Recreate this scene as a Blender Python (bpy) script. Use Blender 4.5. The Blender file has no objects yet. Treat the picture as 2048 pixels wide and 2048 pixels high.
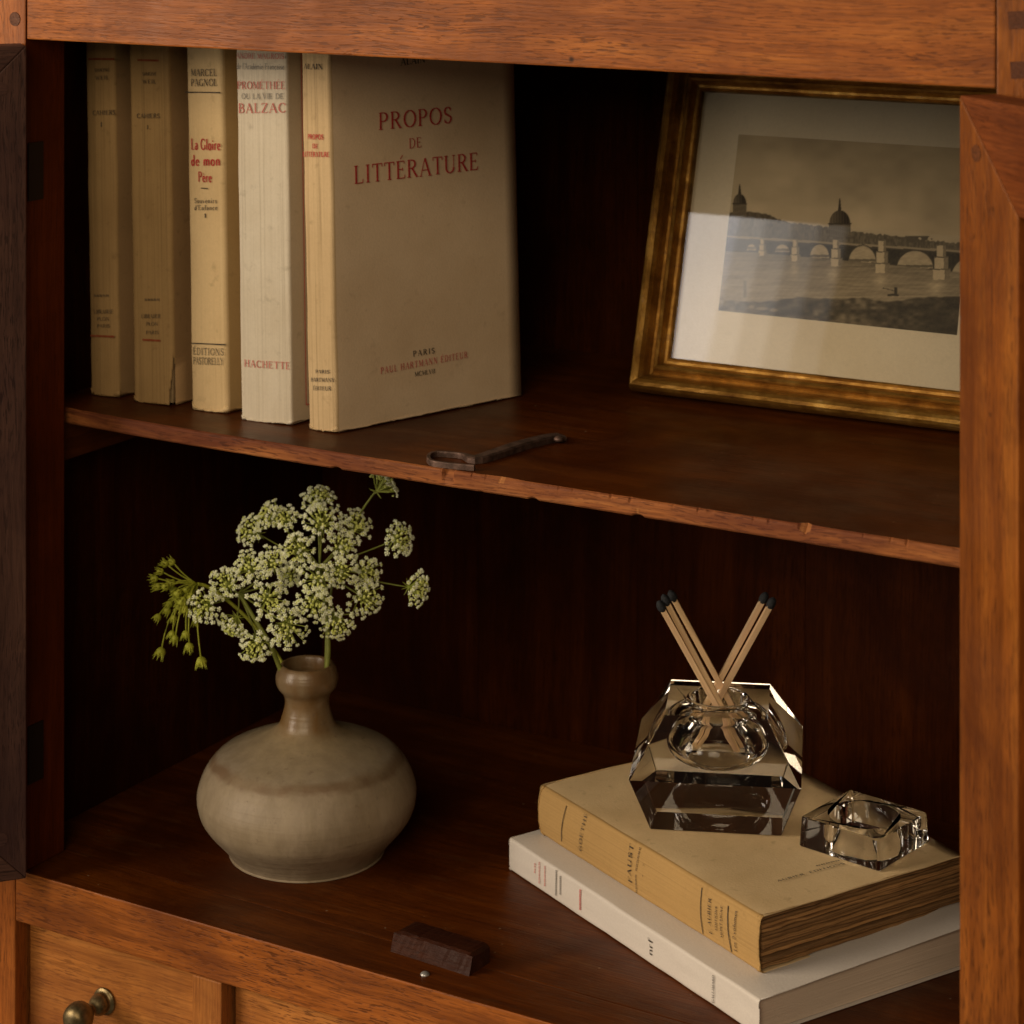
import bpy, bmesh, math, random
import numpy as np
from mathutils import Vector, Matrix, Quaternion, noise as mnoise

# ------------------------------------------------------------------ camera, world, lamps, exposure
SC = bpy.context.scene
COL = SC.collection
F_PX, Y0 = 4750.0, -280.0                     # focal length and horizon in photo pixels (2048 wide)
TH = math.atan(F_PX / 8024.0)                 # yaw of the view against the cabinet's depth axis
FW = Vector((-math.sin(TH), math.cos(TH), 0)); RT = Vector((math.cos(TH), math.sin(TH), 0)); UP = Vector((0, 0, 1))
CAM = Vector((0.8087, -0.8915, 0.2796))       # cabinet frame: X along the front, Y into it, Z=0 is the top of the middle shelf

cd = bpy.data.cameras.new('camera')
cam = bpy.data.objects.new('camera', cd); COL.objects.link(cam)
cd.sensor_width = 36; cd.lens = F_PX / 2048 * 36
cd.shift_y = (Y0 - 1024) / 2048
cd.clip_start = 0.02; cd.clip_end = 50
cd.dof.use_dof = True; cd.dof.focus_distance = 1.10; cd.dof.aperture_fstop = 15
cam.location = CAM
cam.rotation_euler = (math.radians(90), 0, TH)
SC.camera = cam

w = bpy.data.worlds.new('World'); SC.world = w; w.use_nodes = True
bgn = w.node_tree.nodes['Background']
bgn.inputs['Color'].default_value = (1.0, 0.86, 0.62, 1); bgn.inputs['Strength'].default_value = 0.06

def area(name, loc, target, sx, sy, radiance, color):
    l = bpy.data.lights.new(name, 'AREA'); l.shape = 'RECTANGLE'; l.size = sx; l.size_y = sy
    l.energy = radiance * math.pi * sx * sy; l.color = color
    o = bpy.data.objects.new(name, l); COL.objects.link(o)
    o.location = loc
    d = Vector(target) - Vector(loc)
    o.rotation_euler = d.to_track_quat('-Z', 'Y').to_euler()
    return o
area('window_light', (-1.24, -1.32, 0.60), (0.2, 0.1, -0.05), 1.15, 1.2, 6.2, (1.0, 0.80, 0.56))
area('far_window_light', (-1.70, -2.3, 0.69), (-1.70, 0, 0.69), 1.6, 0.95, 2.5, (1.0, 0.95, 0.94))
for k_, (x_, l_) in enumerate(((-0.875, 1.9), (-0.825, 1.3), (-0.775, 0.75), (-0.725, 0.35))):      # lamp strips added to fade that window's reflected edge, as a curtain would
    area('edge_fade_light', (x_, -2.3, 0.69), (x_, 0, 0.69), 0.05, 0.95, l_, (1.0, 0.92, 0.84))
area('room_fill_light', (0.95, -2.35, 1.10), (0.25, 0.1, -0.05), 1.7, 1.2, 3.0, (1.0, 0.79, 0.54))  # fill lamp added at front right for the room's ambient light

SC.view_settings.view_transform = 'Standard'; SC.view_settings.look = 'None'
SC.view_settings.exposure = 0.5; SC.view_settings.gamma = 1.0
SC.view_settings.use_curve_mapping = False
SC.render.engine = 'CYCLES'
SC.cycles.use_denoising = True
SC.cycles.max_bounces = 16; SC.cycles.transmission_bounces = 14; SC.cycles.glossy_bounces = 6
SC.cycles.diffuse_bounces = 4; SC.cycles.transparent_max_bounces = 12
SC.cycles.caustics_refractive = True; SC.cycles.caustics_reflective = False
SC.cycles.blur_glossy = 0.2; SC.cycles.sample_clamp_indirect = 4

# ------------------------------------------------------------------ photo pixel -> place
def ray(x, y): return FW + RT * ((x - 1024) / F_PX) - UP * ((y - Y0) / F_PX)
def onz(x, y, z): r = ray(x, y); return CAM + r * ((z - CAM.z) / r.z)
def ony(x, y, Y): r = ray(x, y); return CAM + r * ((Y - CAM.y) / r.y)
def onplane(x, y, p, n): r = ray(x, y); return CAM + r * ((Vector(p) - CAM).dot(n) / r.dot(n))
def atdepth(x, y, d): return CAM + ray(x, y) * d
def topx(p):
    d = Vector(p) - CAM; z = d.dot(FW)
    return 1024 + F_PX * d.dot(RT) / z, Y0 - F_PX * d.z / z

# ------------------------------------------------------------------ object helpers
def tag(o, label=None, cat=None, group=None, kind=None):
    if label: o['label'] = label
    if cat: o['category'] = cat
    if group: o['group'] = group
    if kind: o['kind'] = kind
    return o
def thing(name, M, label, cat, group=None):
    o = bpy.data.objects.new(name, None); COL.objects.link(o)
    o.empty_display_size = 0.02; o.matrix_world = M
    return tag(o, label, cat, group)
def mesh_obj(name, verts, faces, mats, parent=None, smooth=False, fmat=None):
    me = bpy.data.meshes.new(name); me.from_pydata([tuple(v) for v in verts], [], faces)
    for m in (mats if isinstance(mats, (list, tuple)) else [mats]): me.materials.append(m)
    if fmat is not None: me.polygons.foreach_set('material_index', fmat)
    if smooth: me.polygons.foreach_set('use_smooth', [True] * len(me.polygons))
    me.update()
    o = bpy.data.objects.new(name, me); COL.objects.link(o)
    if parent: o.parent = parent
    return o
def bm_obj(name, bm, mats, parent=None, smooth=False):
    bmesh.ops.recalc_face_normals(bm, faces=bm.faces)
    me = bpy.data.meshes.new(name); bm.to_mesh(me); bm.free()
    for m in (mats if isinstance(mats, (list, tuple)) else [mats]): me.materials.append(m)
    if smooth: me.polygons.foreach_set('use_smooth', [True] * len(me.polygons))
    o = bpy.data.objects.new(name, me); COL.objects.link(o)
    if parent: o.parent = parent
    return o
def box_bm(x0, x1, y0, y1, z0, z1, bev=0.0008, seg=2, bm=None):
    b = bm or bmesh.new()
    vs = [b.verts.new((x, y, z)) for x in (x0, x1) for y in (y0, y1) for z in (z0, z1)]
    for f in ((0, 1, 3, 2), (4, 6, 7, 5), (0, 4, 5, 1), (2, 3, 7, 6), (0, 2, 6, 4), (1, 5, 7, 3)):
        b.faces.new([vs[i] for i in f])
    if bev and bm is None:
        bmesh.ops.recalc_face_normals(b, faces=b.faces)
        bmesh.ops.bevel(b, geom=list(b.edges), offset=bev, segments=seg, profile=0.6, affect='EDGES')
    return b
def box(name, x0, x1, y0, y1, z0, z1, mat, parent, bev=0.0008):
    return bm_obj(name, box_bm(x0, x1, y0, y1, z0, z1, bev), mat, parent)
def tube(path, rads, n=8, cap=True):
    """verts/faces of a tube along a list of Vectors"""
    V, Fc = [], []
    up = Vector((0.123, 0.31, 0.94))
    for i, p in enumerate(path):
        t = (path[min(i + 1, len(path) - 1)] - path[max(i - 1, 0)]).normalized()
        a = t.cross(up)
        if a.length < 1e-4: a = t.cross(Vector((1, 0, 0)))
        a.normalize(); b = t.cross(a)
        r = rads[i] if isinstance(rads, (list, tuple)) else rads
        for k in range(n):
            an = 2 * math.pi * k / n
            V.append(p + a * (r * math.cos(an)) + b * (r * math.sin(an)))
    for i in range(len(path) - 1):
        for k in range(n):
            Fc.append((i * n + k, i * n + (k + 1) % n, (i + 1) * n + (k + 1) % n, (i + 1) * n + k))
    if cap:
        Fc.append(tuple(range(n))[::-1]); Fc.append(tuple((len(path) - 1) * n + k for k in range(n)))
    return V, Fc
def bez(p0, p1, p2, n=10):
    return [p0 * (1 - t) ** 2 + p1 * (2 * t * (1 - t)) + p2 * t * t for t in [i / n for i in range(n + 1)]]
def lathe(prof, n=64, closed_bottom=True):
    V, Fc = [], []
    for r, h in prof:
        for k in range(n):
            a = 2 * math.pi * k / n; V.append((r * math.cos(a), r * math.sin(a), h))
    for i in range(len(prof) - 1):
        for k in range(n):
            Fc.append((i * n + k, i * n + (k + 1) % n, (i + 1) * n + (k + 1) % n, (i + 1) * n + k))
    if closed_bottom: Fc.append(tuple(range(n))[::-1])
    return V, Fc
def catmull(pts, sub=6):
    out = []
    P = [pts[0]] + list(pts) + [pts[-1]]
    for i in range(1, len(P) - 2):
        for s in range(sub):
            t = s / sub; q = []
            for c in range(len(pts[0])):
                a, b, c2, d = P[i - 1][c], P[i][c], P[i + 1][c], P[i + 2][c]
                q.append(0.5 * (2 * b + (c2 - a) * t + (2 * a - 5 * b + 4 * c2 - d) * t * t + (3 * b - a - 3 * c2 + d) * t ** 3))
            out.append(tuple(q))
    out.append(tuple(pts[-1])); return out
def nz(x, y=0.0, z=0.0): return mnoise.noise(Vector((x, y, z)))

# ------------------------------------------------------------------ materials
def new_mat(name):
    m = bpy.data.materials.new(name); m.use_nodes = True
    nt = m.node_tree; nt.nodes.clear()
    out = nt.nodes.new('ShaderNodeOutputMaterial'); p = nt.nodes.new('ShaderNodeBsdfPrincipled')
    nt.links.new(p.outputs[0], out.inputs[0])
    return m, nt, p, out
def node(nt, t, **kw):
    n = nt.nodes.new(t)
    for k, v in kw.items():
        if k in n.inputs.keys(): n.inputs[k].default_value = v
        else: setattr(n, k, v)
    return n
def ramp(nt, fac, stops, interp='LINEAR'):
    r = nt.nodes.new('ShaderNodeValToRGB'); r.color_ramp.interpolation = interp
    el = r.color_ramp.elements
    while len(el) < len(stops): el.new(0.5)
    for e, (p, c) in zip(el, stops):
        e.position = p; e.color = (c, c, c, 1) if isinstance(c, (int, float)) else (*c, 1)
    nt.links.new(fac, r.inputs[0]); return r.outputs[0]
def mixc(nt, fac, a, b, mode='MIX'):
    m = nt.nodes.new('ShaderNodeMix'); m.data_type = 'RGBA'; m.blend_type = mode
    for i, v in ((0, fac), (6, a), (7, b)):
        if isinstance(v, (int, float)): m.inputs[i].default_value = v
        elif isinstance(v, tuple): m.inputs[i].default_value = (*v, 1)
        else: nt.links.new(v, m.inputs[i])
    return m.outputs[2]
def coords(nt, scale=(1, 1, 1), rnd=True):
    tc = nt.nodes.new('ShaderNodeTexCoord'); v = tc.outputs['Object']
    if rnd:
        oi = nt.nodes.new('ShaderNodeObjectInfo')
        mu = node(nt, 'ShaderNodeVectorMath', operation='SCALE'); mu.inputs[0].default_value = (3.7, 5.3, 4.1)
        nt.links.new(oi.outputs['Random'], mu.inputs['Scale'])
        ad = node(nt, 'ShaderNodeVectorMath', operation='ADD'); nt.links.new(v, ad.inputs[0]); nt.links.new(mu.outputs[0], ad.inputs[1]); v = ad.outputs[0]
    mp = nt.nodes.new('ShaderNodeMapping'); mp.inputs['Scale'].default_value = scale
    nt.links.new(v, mp.inputs[0]); return mp.outputs[0]
def noise_n(nt, vec, scale=1, detail=4, rough=0.55, dist=0.0):
    n = node(nt, 'ShaderNodeTexNoise', Scale=scale, Detail=detail, Roughness=rough, Distortion=dist)
    nt.links.new(vec, n.inputs['Vector']); return n.outputs['Fac']
def bump(nt, p, h, strength=0.3, dist=0.001):
    b = node(nt, 'ShaderNodeBump', Strength=strength, Distance=dist)
    nt.links.new(h, b.inputs['Height']); nt.links.new(b.outputs[0], p.inputs['Normal'])
def ax(axis, along, across): return tuple(along if i == 'XYZ'.index(axis) else across for i in range(3))

def wood(name, axis, dark, mid, light, rough=0.42, pores=0.75, spots=True, coat=0.0, contrast=0.8, spec=0.17, dust=False):
    m, nt, p, out = new_mat(name)
    # slow sideways drift of the grain so that it flows instead of running dead straight
    base = coords(nt, (1, 1, 1))
    dr = node(nt, 'ShaderNodeTexNoise', Scale=9.0, Detail=2.0); nt.links.new(base, dr.inputs['Vector'])
    cen = node(nt, 'ShaderNodeVectorMath', operation='SUBTRACT'); nt.links.new(dr.outputs['Color'], cen.inputs[0]); cen.inputs[1].default_value = (0.5, 0.5, 0.5)
    sc_ = node(nt, 'ShaderNodeVectorMath', operation='SCALE'); nt.links.new(cen.outputs[0], sc_.inputs[0]); sc_.inputs['Scale'].default_value = 0.010
    wv = node(nt, 'ShaderNodeVectorMath', operation='ADD'); nt.links.new(base, wv.inputs[0]); nt.links.new(sc_.outputs[0], wv.inputs[1])
    def st(along, across):
        mp = nt.nodes.new('ShaderNodeMapping'); mp.inputs['Scale'].default_value = ax(axis, along, across); nt.links.new(wv.outputs[0], mp.inputs[0]); return mp.outputs[0]
    g = noise_n(nt, st(4, 85), 1, 7, 0.66, 0.3)
    col = ramp(nt, g, [(0.5 - 0.20 / contrast, dark), (0.5, mid), (0.5 + 0.22 / contrast, light)])
    fine = noise_n(nt, st(30, 900), 1, 3, 0.6)
    col = mixc(nt, ramp(nt, fine, [(0.30, 0.55), (0.58, 0.0)]), col, tuple(c * 0.6 for c in dark))
    po = noise_n(nt, st(130, 1300), 1, 2, 0.5)
    patch = noise_n(nt, st(9, 38), 1, 4, 0.65)
    pm = nt.nodes.new('ShaderNodeMath'); pm.operation = 'MULTIPLY'
    nt.links.new(ramp(nt, po, [(0.555, 0.0), (0.605, pores)]), pm.inputs[0]); nt.links.new(ramp(nt, patch, [(0.36, 0.12), (0.62, 1.0)]), pm.inputs[1])
    col = mixc(nt, pm.outputs[0], col, tuple(c * 0.45 for c in dark))
    blot = noise_n(nt, coords(nt, (13, 13, 13)), 1, 5, 0.62, 0.5)
    col = mixc(nt, ramp(nt, blot, [(0.42, 0.0), (0.68, 0.85)]), col, (dark[0] * 0.85, dark[1] * 0.85, dark[2] * 1.1))
    if spots:
        v = node(nt, 'ShaderNodeTexVoronoi', Scale=1.0); nt.links.new(coords(nt, (30, 30, 30)), v.inputs['Vector'])
        lt = ramp(nt, v.outputs['Distance'], [(0.018, 0.85), (0.055, 0.0)])
        col = mixc(nt, lt, col, (0.012, 0.006, 0.004))
    if dust:
        vd = node(nt, 'ShaderNodeTexVoronoi', Scale=1.0); nt.links.new(coords(nt, (75, 75, 75)), vd.inputs['Vector'])
        col = mixc(nt, ramp(nt, vd.outputs['Distance'], [(0.02, 0.7), (0.05, 0.0)]), col, (0.30, 0.22, 0.15))
        sc2 = noise_n(nt, coords(nt, (18, 60, 18)), 1, 6, 0.7)
        col = mixc(nt, ramp(nt, sc2, [(0.56, 0.0), (0.74, 0.35)]), col, (0.16, 0.075, 0.03))
    # every board its own tone
    oi = nt.nodes.new('ShaderNodeObjectInfo')
    hs = nt.nodes.new('ShaderNodeHueSaturation'); hs.inputs['Hue'].default_value = 0.5; nt.links.new(col, hs.inputs['Color'])
    mr = node(nt, 'ShaderNodeMapRange'); mr.inputs['To Min'].default_value = 0.92; mr.inputs['To Max'].default_value = 1.08; nt.links.new(oi.outputs['Random'], mr.inputs['Value']); nt.links.new(mr.outputs[0], hs.inputs['Value'])
    nt.links.new(hs.outputs[0], p.inputs['Base Color'])
    rr = noise_n(nt, coords(nt, (30, 30, 30)), 1, 4)
    rv = ramp(nt, rr, [(0.3, rough - 0.08), (0.7, rough + 0.12)]); nt.links.new(rv, p.inputs['Roughness'])
    p.inputs['Specular IOR Level'].default_value = spec; p.inputs['Coat Weight'].default_value = coat; p.inputs['Coat Roughness'].default_value = 0.3
    hh = nt.nodes.new('ShaderNodeMath'); hh.operation = 'SUBTRACT'
    nt.links.new(fine, hh.inputs[0]); nt.links.new(pm.outputs[0], hh.inputs[1])
    bump(nt, p, hh.outputs[0], 0.30, 0.0005)
    return m
ORANGE = ((0.105, 0.028, 0.0055), (0.250, 0.074, 0.0115), (0.360, 0.123, 0.019))
REDISH = ((0.165, 0.046, 0.0100), (0.365, 0.110, 0.0200), (0.490, 0.172, 0.034))
LIGHTW = ((0.260, 0.085, 0.0200), (0.480, 0.178, 0.0400), (0.600, 0.250, 0.062))
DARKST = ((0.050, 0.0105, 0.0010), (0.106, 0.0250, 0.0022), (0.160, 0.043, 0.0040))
BROWN = ((0.050, 0.022, 0.016), (0.090, 0.042, 0.030), (0.130, 0.065, 0.046))
W_X = wood('front_wood_x', 'X', *ORANGE); W_Z = wood('front_wood_z', 'Z', *ORANGE)
L_X = wood('drawer_wood_x', 'X', *LIGHTW); L_Z = wood('drawer_wood_z', 'Z', *LIGHTW)
K_X = wood('dark_red_wood_x', 'X', (0.085, 0.021, 0.006), (0.190, 0.050, 0.0115), (0.300, 0.090, 0.019))
R_X = wood('red_wood_x', 'X', *REDISH); R_Z = wood('red_wood_z', 'Z', *REDISH)
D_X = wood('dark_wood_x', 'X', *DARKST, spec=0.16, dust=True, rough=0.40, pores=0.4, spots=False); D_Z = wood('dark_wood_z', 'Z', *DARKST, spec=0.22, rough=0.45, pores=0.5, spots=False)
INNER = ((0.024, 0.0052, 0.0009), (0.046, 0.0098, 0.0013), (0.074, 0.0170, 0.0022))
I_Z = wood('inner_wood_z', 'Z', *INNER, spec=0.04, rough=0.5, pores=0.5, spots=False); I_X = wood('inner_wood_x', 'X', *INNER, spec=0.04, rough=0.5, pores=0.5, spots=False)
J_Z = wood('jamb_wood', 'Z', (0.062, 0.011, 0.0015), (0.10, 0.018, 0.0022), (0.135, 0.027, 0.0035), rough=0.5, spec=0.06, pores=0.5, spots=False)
D_Y = wood('dark_wood_y', 'Y', *DARKST, rough=0.5, pores=0.4, spots=False)
B_Z = wood('shaded_door_wood_z', 'Z', *BROWN, rough=0.6, pores=0.9, contrast=1.2); B_X = wood('shaded_door_wood_x', 'X', *BROWN, rough=0.6, pores=0.9)  # left door only: darkened wood, the shade on its inside put into the colour
E_X = wood('worn_edge_wood', 'X', (0.15, 0.042, 0.016), (0.36, 0.125, 0.036), (0.52, 0.22, 0.07), rough=0.65, pores=0.8, spots=False, contrast=1.35)
RAW = wood('raw_chipped_wood', 'X', (0.30, 0.11, 0.032), (0.46, 0.19, 0.058), (0.58, 0.29, 0.10), rough=0.75, pores=0.5, spots=False)
PEG = wood('peg_wood', 'Y', (0.08, 0.025, 0.008), (0.13, 0.042, 0.014), (0.18, 0.06, 0.02), rough=0.5)

def paper(name, base, dirt=(0.30, 0.19, 0.08), streak=0.0, rough=0.75, edge=0.4, spotty=0.3):
    m, nt, p, out = new_mat(name)
    a = noise_n(nt, coords(nt, (22, 22, 22)), 1, 5, 0.6)
    col = mixc(nt, ramp(nt, a, [(0.4, 0.0), (0.75, edge)]), base, dirt)
    fb = noise_n(nt, coords(nt, (900, 900, 900)), 1, 2)
    col = mixc(nt, ramp(nt, fb, [(0.3, 0.16), (0.7, 0.0)]), col, tuple(c * 0.6 for c in base))
    sp = noise_n(nt, coords(nt, (140, 140, 140)), 1, 3, 0.6)
    col = mixc(nt, ramp(nt, sp, [(0.62, 0.0), (0.75, spotty)]), col, tuple(c * 0.5 for c in dirt))
    h = fb
    if streak:
        s = noise_n(nt, coords(nt, (1200, 120, 7)), 1, 4, 0.6)
        s2 = noise_n(nt, coords(nt, (420, 60, 4)), 1, 3, 0.6)
        col = mixc(nt, ramp(nt, s, [(0.52, 0.0), (0.72, streak)]), col, tuple(c * 0.5 for c in dirt))
        ad = nt.nodes.new('ShaderNodeMath'); ad.operation = 'MULTIPLY_ADD'; ad.inputs[1].default_value = 3.0
        nt.links.new(s2, ad.inputs[0]); nt.links.new(s, ad.inputs[2]); h = ad.outputs[0]
    nt.links.new(col, p.inputs['Base Color']); p.inputs['Roughness'].default_value = rough
    p.inputs['Specular IOR Level'].default_value = 0.25
    bump(nt, p, h, 0.25 if not streak else 0.35, 0.0004)
    return m
def pages(name, base, dark, axis_scale, vary=False):
    m, nt, p, out = new_mat(name)
    a = noise_n(nt, coords(nt, axis_scale), 1, 4, 0.7)
    col = ramp(nt, a, [(0.35, dark), (0.6, base)])
    oi = nt.nodes.new('ShaderNodeObjectInfo'); hs = nt.nodes.new('ShaderNodeHueSaturation'); mr = node(nt, 'ShaderNodeMapRange'); mr.inputs['To Min'].default_value = 0.6; mr.inputs['To Max'].default_value = 1.25
    nt.links.new(oi.outputs['Random'], mr.inputs['Value']); nt.links.new(mr.outputs[0], hs.inputs['Value']); nt.links.new(col, hs.inputs['Color'])
    nt.links.new(hs.outputs[0] if vary else col, p.inputs['Base Color']); p.inputs['Roughness'].default_value = 0.85
    bump(nt, p, a, 0.5, 0.0006); return m
P_WEIL = paper('weil_paper', (0.43, 0.275, 0.115), (0.22, 0.125, 0.045), 0.4)
C_WEIL = paper('weil_cover', (0.42, 0.26, 0.12), (0.24, 0.15, 0.06))
C_PAGNOL = paper('pagnol_cover', (0.56, 0.38, 0.17), (0.40, 0.25, 0.09))
C_BALZAC = paper('balzac_cover', (0.58, 0.48, 0.34), (0.44, 0.33, 0.2))
C_PROPOS = paper('propos_cover', (0.76, 0.585, 0.385), (0.60, 0.43, 0.25), edge=0.6, spotty=0.22)
P_PAGNOL = paper('pagnol_paper', (0.74, 0.54, 0.285), (0.42, 0.27, 0.11), 0.1)
P_BALZAC = paper('balzac_paper', (0.70, 0.62, 0.485), (0.48, 0.38, 0.24), 0.3)
P_PROPOS = paper('propos_paper', (0.60, 0.435, 0.24), (0.40, 0.26, 0.11), 0.55)
P_FAUST = paper('faust_paper', (0.72, 0.535, 0.30), (0.40, 0.25, 0.10), 0.0, edge=0.5, spotty=0.35)
P_FSPINE = paper('faust_spine_paper', (0.45, 0.28, 0.105), (0.34, 0.21, 0.08), 0.3, spotty=0.3)
P_WHITE = paper('white_cover', (0.66, 0.61, 0.56), (0.56, 0.49, 0.43), 0.0, rough=0.5, edge=0.15, spotty=0.04)
P_MAT = paper('print_sheet', (0.90, 0.75, 0.53), (0.70, 0.54, 0.33), 0.0, edge=0.4, spotty=0.1)
PG_OLD = pages('old_pages', (0.42, 0.30, 0.15), (0.10, 0.055, 0.02), (900, 30, 30))
PG_FAUST = pages('toned_pages', (0.40, 0.215, 0.080), (0.17, 0.08, 0.026), (2600, 25, 60), True)
PG_WHITE = pages('clean_pages', (0.72, 0.59, 0.47), (0.60, 0.48, 0.37), (2400, 10, 40))

def simple(name, col, rough=0.6, metal=0.0, spec=0.5):
    m, nt, p, out = new_mat(name)
    p.inputs['Base Color'].default_value = (*col, 1); p.inputs['Roughness'].default_value = rough
    p.inputs['Metallic'].default_value = metal; p.inputs['Specular IOR Level'].default_value = spec
    return m
def ink(name, col):
    m, nt, p, out = new_mat(name)
    a = noise_n(nt, coords(nt, (700, 700, 700)), 1, 3)
    c = mixc(nt, ramp(nt, a, [(0.45, 0.0), (0.75, 0.45)]), col, tuple(min(1, x * 1.6 + 0.08) for x in col))
    nt.links.new(c, p.inputs['Base Color']); p.inputs['Roughness'].default_value = 0.7; p.inputs['Specular IOR Level'].default_value = 0.2
    return m
INK_R = ink('red_ink', (0.42, 0.030, 0.030)); INK_PR = ink('pale_red_ink', (0.50, 0.12, 0.10)); INK_K = ink('black_ink', (0.035, 0.028, 0.022)); INK_F = ink('faded_ink', (0.13, 0.09, 0.05)); INK_B = ink('brick_ink', (0.26, 0.06, 0.02)); INK_G = ink('grey_ink', (0.16, 0.15, 0.14))

def gold_mat():
    m, nt, p, out = new_mat('aged_gilding')
    a = noise_n(nt, coords(nt, (60, 60, 60)), 1, 6, 0.65); b = noise_n(nt, coords(nt, (420, 420, 420)), 1, 4, 0.6)
    col = ramp(nt, a, [(0.3, (0.17, 0.072, 0.011)), (0.52, (0.36, 0.185, 0.034)), (0.72, (0.60, 0.36, 0.09))])
    wear = ramp(nt, b, [(0.58, 0.0), (0.7, 0.8)]); pat = ramp(nt, a, [(0.5, 0.0), (0.62, 1.0)])
    mu = nt.nodes.new('ShaderNodeMath'); mu.operation = 'MULTIPLY'; nt.links.new(wear, mu.inputs[0]); nt.links.new(pat, mu.inputs[1])
    col = mixc(nt, mu.outputs[0], col, (0.30, 0.17, 0.12))
    sc3 = noise_n(nt, coords(nt, (35, 260, 260)), 1, 5, 0.7)
    col = mixc(nt, ramp(nt, sc3, [(0.55, 0.0), (0.68, 0.55)]), col, (0.16, 0.07, 0.03))
    nt.links.new(col, p.inputs['Base Color'])
    p.inputs['Metallic'].default_value = 0.75
    nt.links.new(ramp(nt, b, [(0.3, 0.38), (0.7, 0.62)]), p.inputs['Roughness'])
    bump(nt, p, b, 0.3, 0.0004); return m
GOLD = gold_mat()
def iron_mat():
    m, nt, p, out = new_mat('dark_iron')
    a = noise_n(nt, coords(nt, (220, 220, 220)), 1, 5, 0.6)
    nt.links.new(ramp(nt, a, [(0.35, (0.05, 0.028, 0.020)), (0.65, (0.15, 0.090, 0.070))]), p.inputs['Base Color'])
    p.inputs['Metallic'].default_value = 0.55; p.inputs['Roughness'].default_value = 0.55
    bump(nt, p, a, 0.4, 0.0005); return m
IRON = iron_mat()
def brass_mat():
    m, nt, p, out = new_mat('tarnished_brass')
    a = noise_n(nt, coords(nt, (180, 180, 180)), 1, 4, 0.6)
    nt.links.new(ramp(nt, a, [(0.35, (0.10, 0.07, 0.03)), (0.65, (0.30, 0.23, 0.12))]), p.inputs['Base Color'])
    p.inputs['Metallic'].default_value = 0.85; p.inputs['Roughness'].default_value = 0.38; return m
HINGE = simple('blackened_iron', (0.018, 0.008, 0.004), 0.6, 0.2, 0.2)
BRASS = brass_mat(); STEEL = simple('nail_steel', (0.42, 0.41, 0.40), 0.35, 0.6)

def thin_glass():
    m, nt, p, out = new_mat('picture_glass'); nt.nodes.remove(p)
    t = nt.nodes.new('ShaderNodeBsdfTransparent'); t.inputs[0].default_value = (0.97, 0.97, 0.96, 1)
    g = nt.nodes.new('ShaderNodeBsdfGlossy'); g.inputs['Roughness'].default_value = 0.02
    fr = node(nt, 'ShaderNodeFresnel', IOR=1.55); mx = nt.nodes.new('ShaderNodeMixShader')
    nt.links.new(fr.outputs[0], mx.inputs[0]); nt.links.new(t.outputs[0], mx.inputs[1]); nt.links.new(g.outputs[0], mx.inputs[2]); nt.links.new(mx.outputs[0], out.inputs[0])
    return m
PGLASS = thin_glass()
def glass(name, col, ior=1.5):
    m, nt, p, out = new_mat(name)
    p.inputs['Base Color'].default_value = (*col, 1); p.inputs['Transmission Weight'].default_value = 1
    p.inputs['Roughness'].default_value = 0.0; p.inputs['IOR'].default_value = ior
    return m
CRYSTAL = glass('smoky_crystal', (0.88, 0.86, 0.82), 1.40); CLEAR = glass('clear_crystal', (1.0, 1.0, 1.0), 1.38)

def vase_mat():
    m, nt, p, out = new_mat('stoneware_glaze')
    tc = nt.nodes.new('ShaderNodeTexCoord'); sep = nt.nodes.new('ShaderNodeSeparateXYZ'); nt.links.new(tc.outputs['Object'], sep.inputs[0])
    n1 = noise_n(nt, coords(nt, (45, 45, 90)), 1, 5, 0.6)
    wob = nt.nodes.new('ShaderNodeMath'); wob.operation = 'MULTIPLY_ADD'; wob.inputs[1].default_value = 0.008
    nt.links.new(n1, wob.inputs[0]); nt.links.new(sep.outputs[2], wob.inputs[2])
    mr = node(nt, 'ShaderNodeMapRange'); mr.inputs['From Min'].default_value = 0; mr.inputs['From Max'].default_value = 0.1
    nt.links.new(wob.outputs[0], mr.inputs['Value'])
    body = (0.335, 0.264, 0.178); body2 = (0.29, 0.232, 0.162); band = (0.19, 0.12, 0.068); neck = (0.185, 0.098, 0.028)
    col = ramp(nt, mr.outputs[0], [(0.0, body2), (0.10, body), (0.485, body), (0.505, band), (0.522, band), (0.545, body2), (0.64, (0.33, 0.25, 0.14)), (0.70, neck), (1.0, (0.14, 0.072, 0.026))])
    brk = noise_n(nt, coords(nt, (60, 60, 20)), 1, 4, 0.6)
    col = mixc(nt, ramp(nt, brk, [(0.42, 0.0), (0.66, 0.7)]), col, (0.30, 0.235, 0.145))
    sp = noise_n(nt, coords(nt, (260, 260, 260)), 1, 3, 0.6)
    col = mixc(nt, ramp(nt, sp, [(0.62, 0.0), (0.74, 0.4)]), col, (0.12, 0.07, 0.04))
    mo = noise_n(nt, coords(nt, (120, 120, 45)), 1, 6, 0.7)
    col = mixc(nt, ramp(nt, mo, [(0.40, 0.35), (0.62, 0.0)]), col, (0.16, 0.115, 0.065))
    nt.links.new(col, p.inputs['Base Color'])
    nt.links.new(ramp(nt, mr.outputs[0], [(0.62, 0.55), (0.70, 0.32)]), p.inputs['Roughness'])
    th = noise_n(nt, coords(nt, (20, 20, 420)), 1, 3, 0.5)
    ad = nt.nodes.new('ShaderNodeMath'); ad.operation = 'ADD'; nt.links.new(th, ad.inputs[0]); nt.links.new(mo, ad.inputs[1])
    bump(nt, p, ad.outputs[0], 0.4, 0.0007); return m
VASE = vase_mat()
MATCHWOOD = wood('match_wood', 'Z', (0.66, 0.43, 0.21), (0.80, 0.56, 0.31), (0.88, 0.66, 0.40), rough=0.65, pores=0.2, spots=False)
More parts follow.
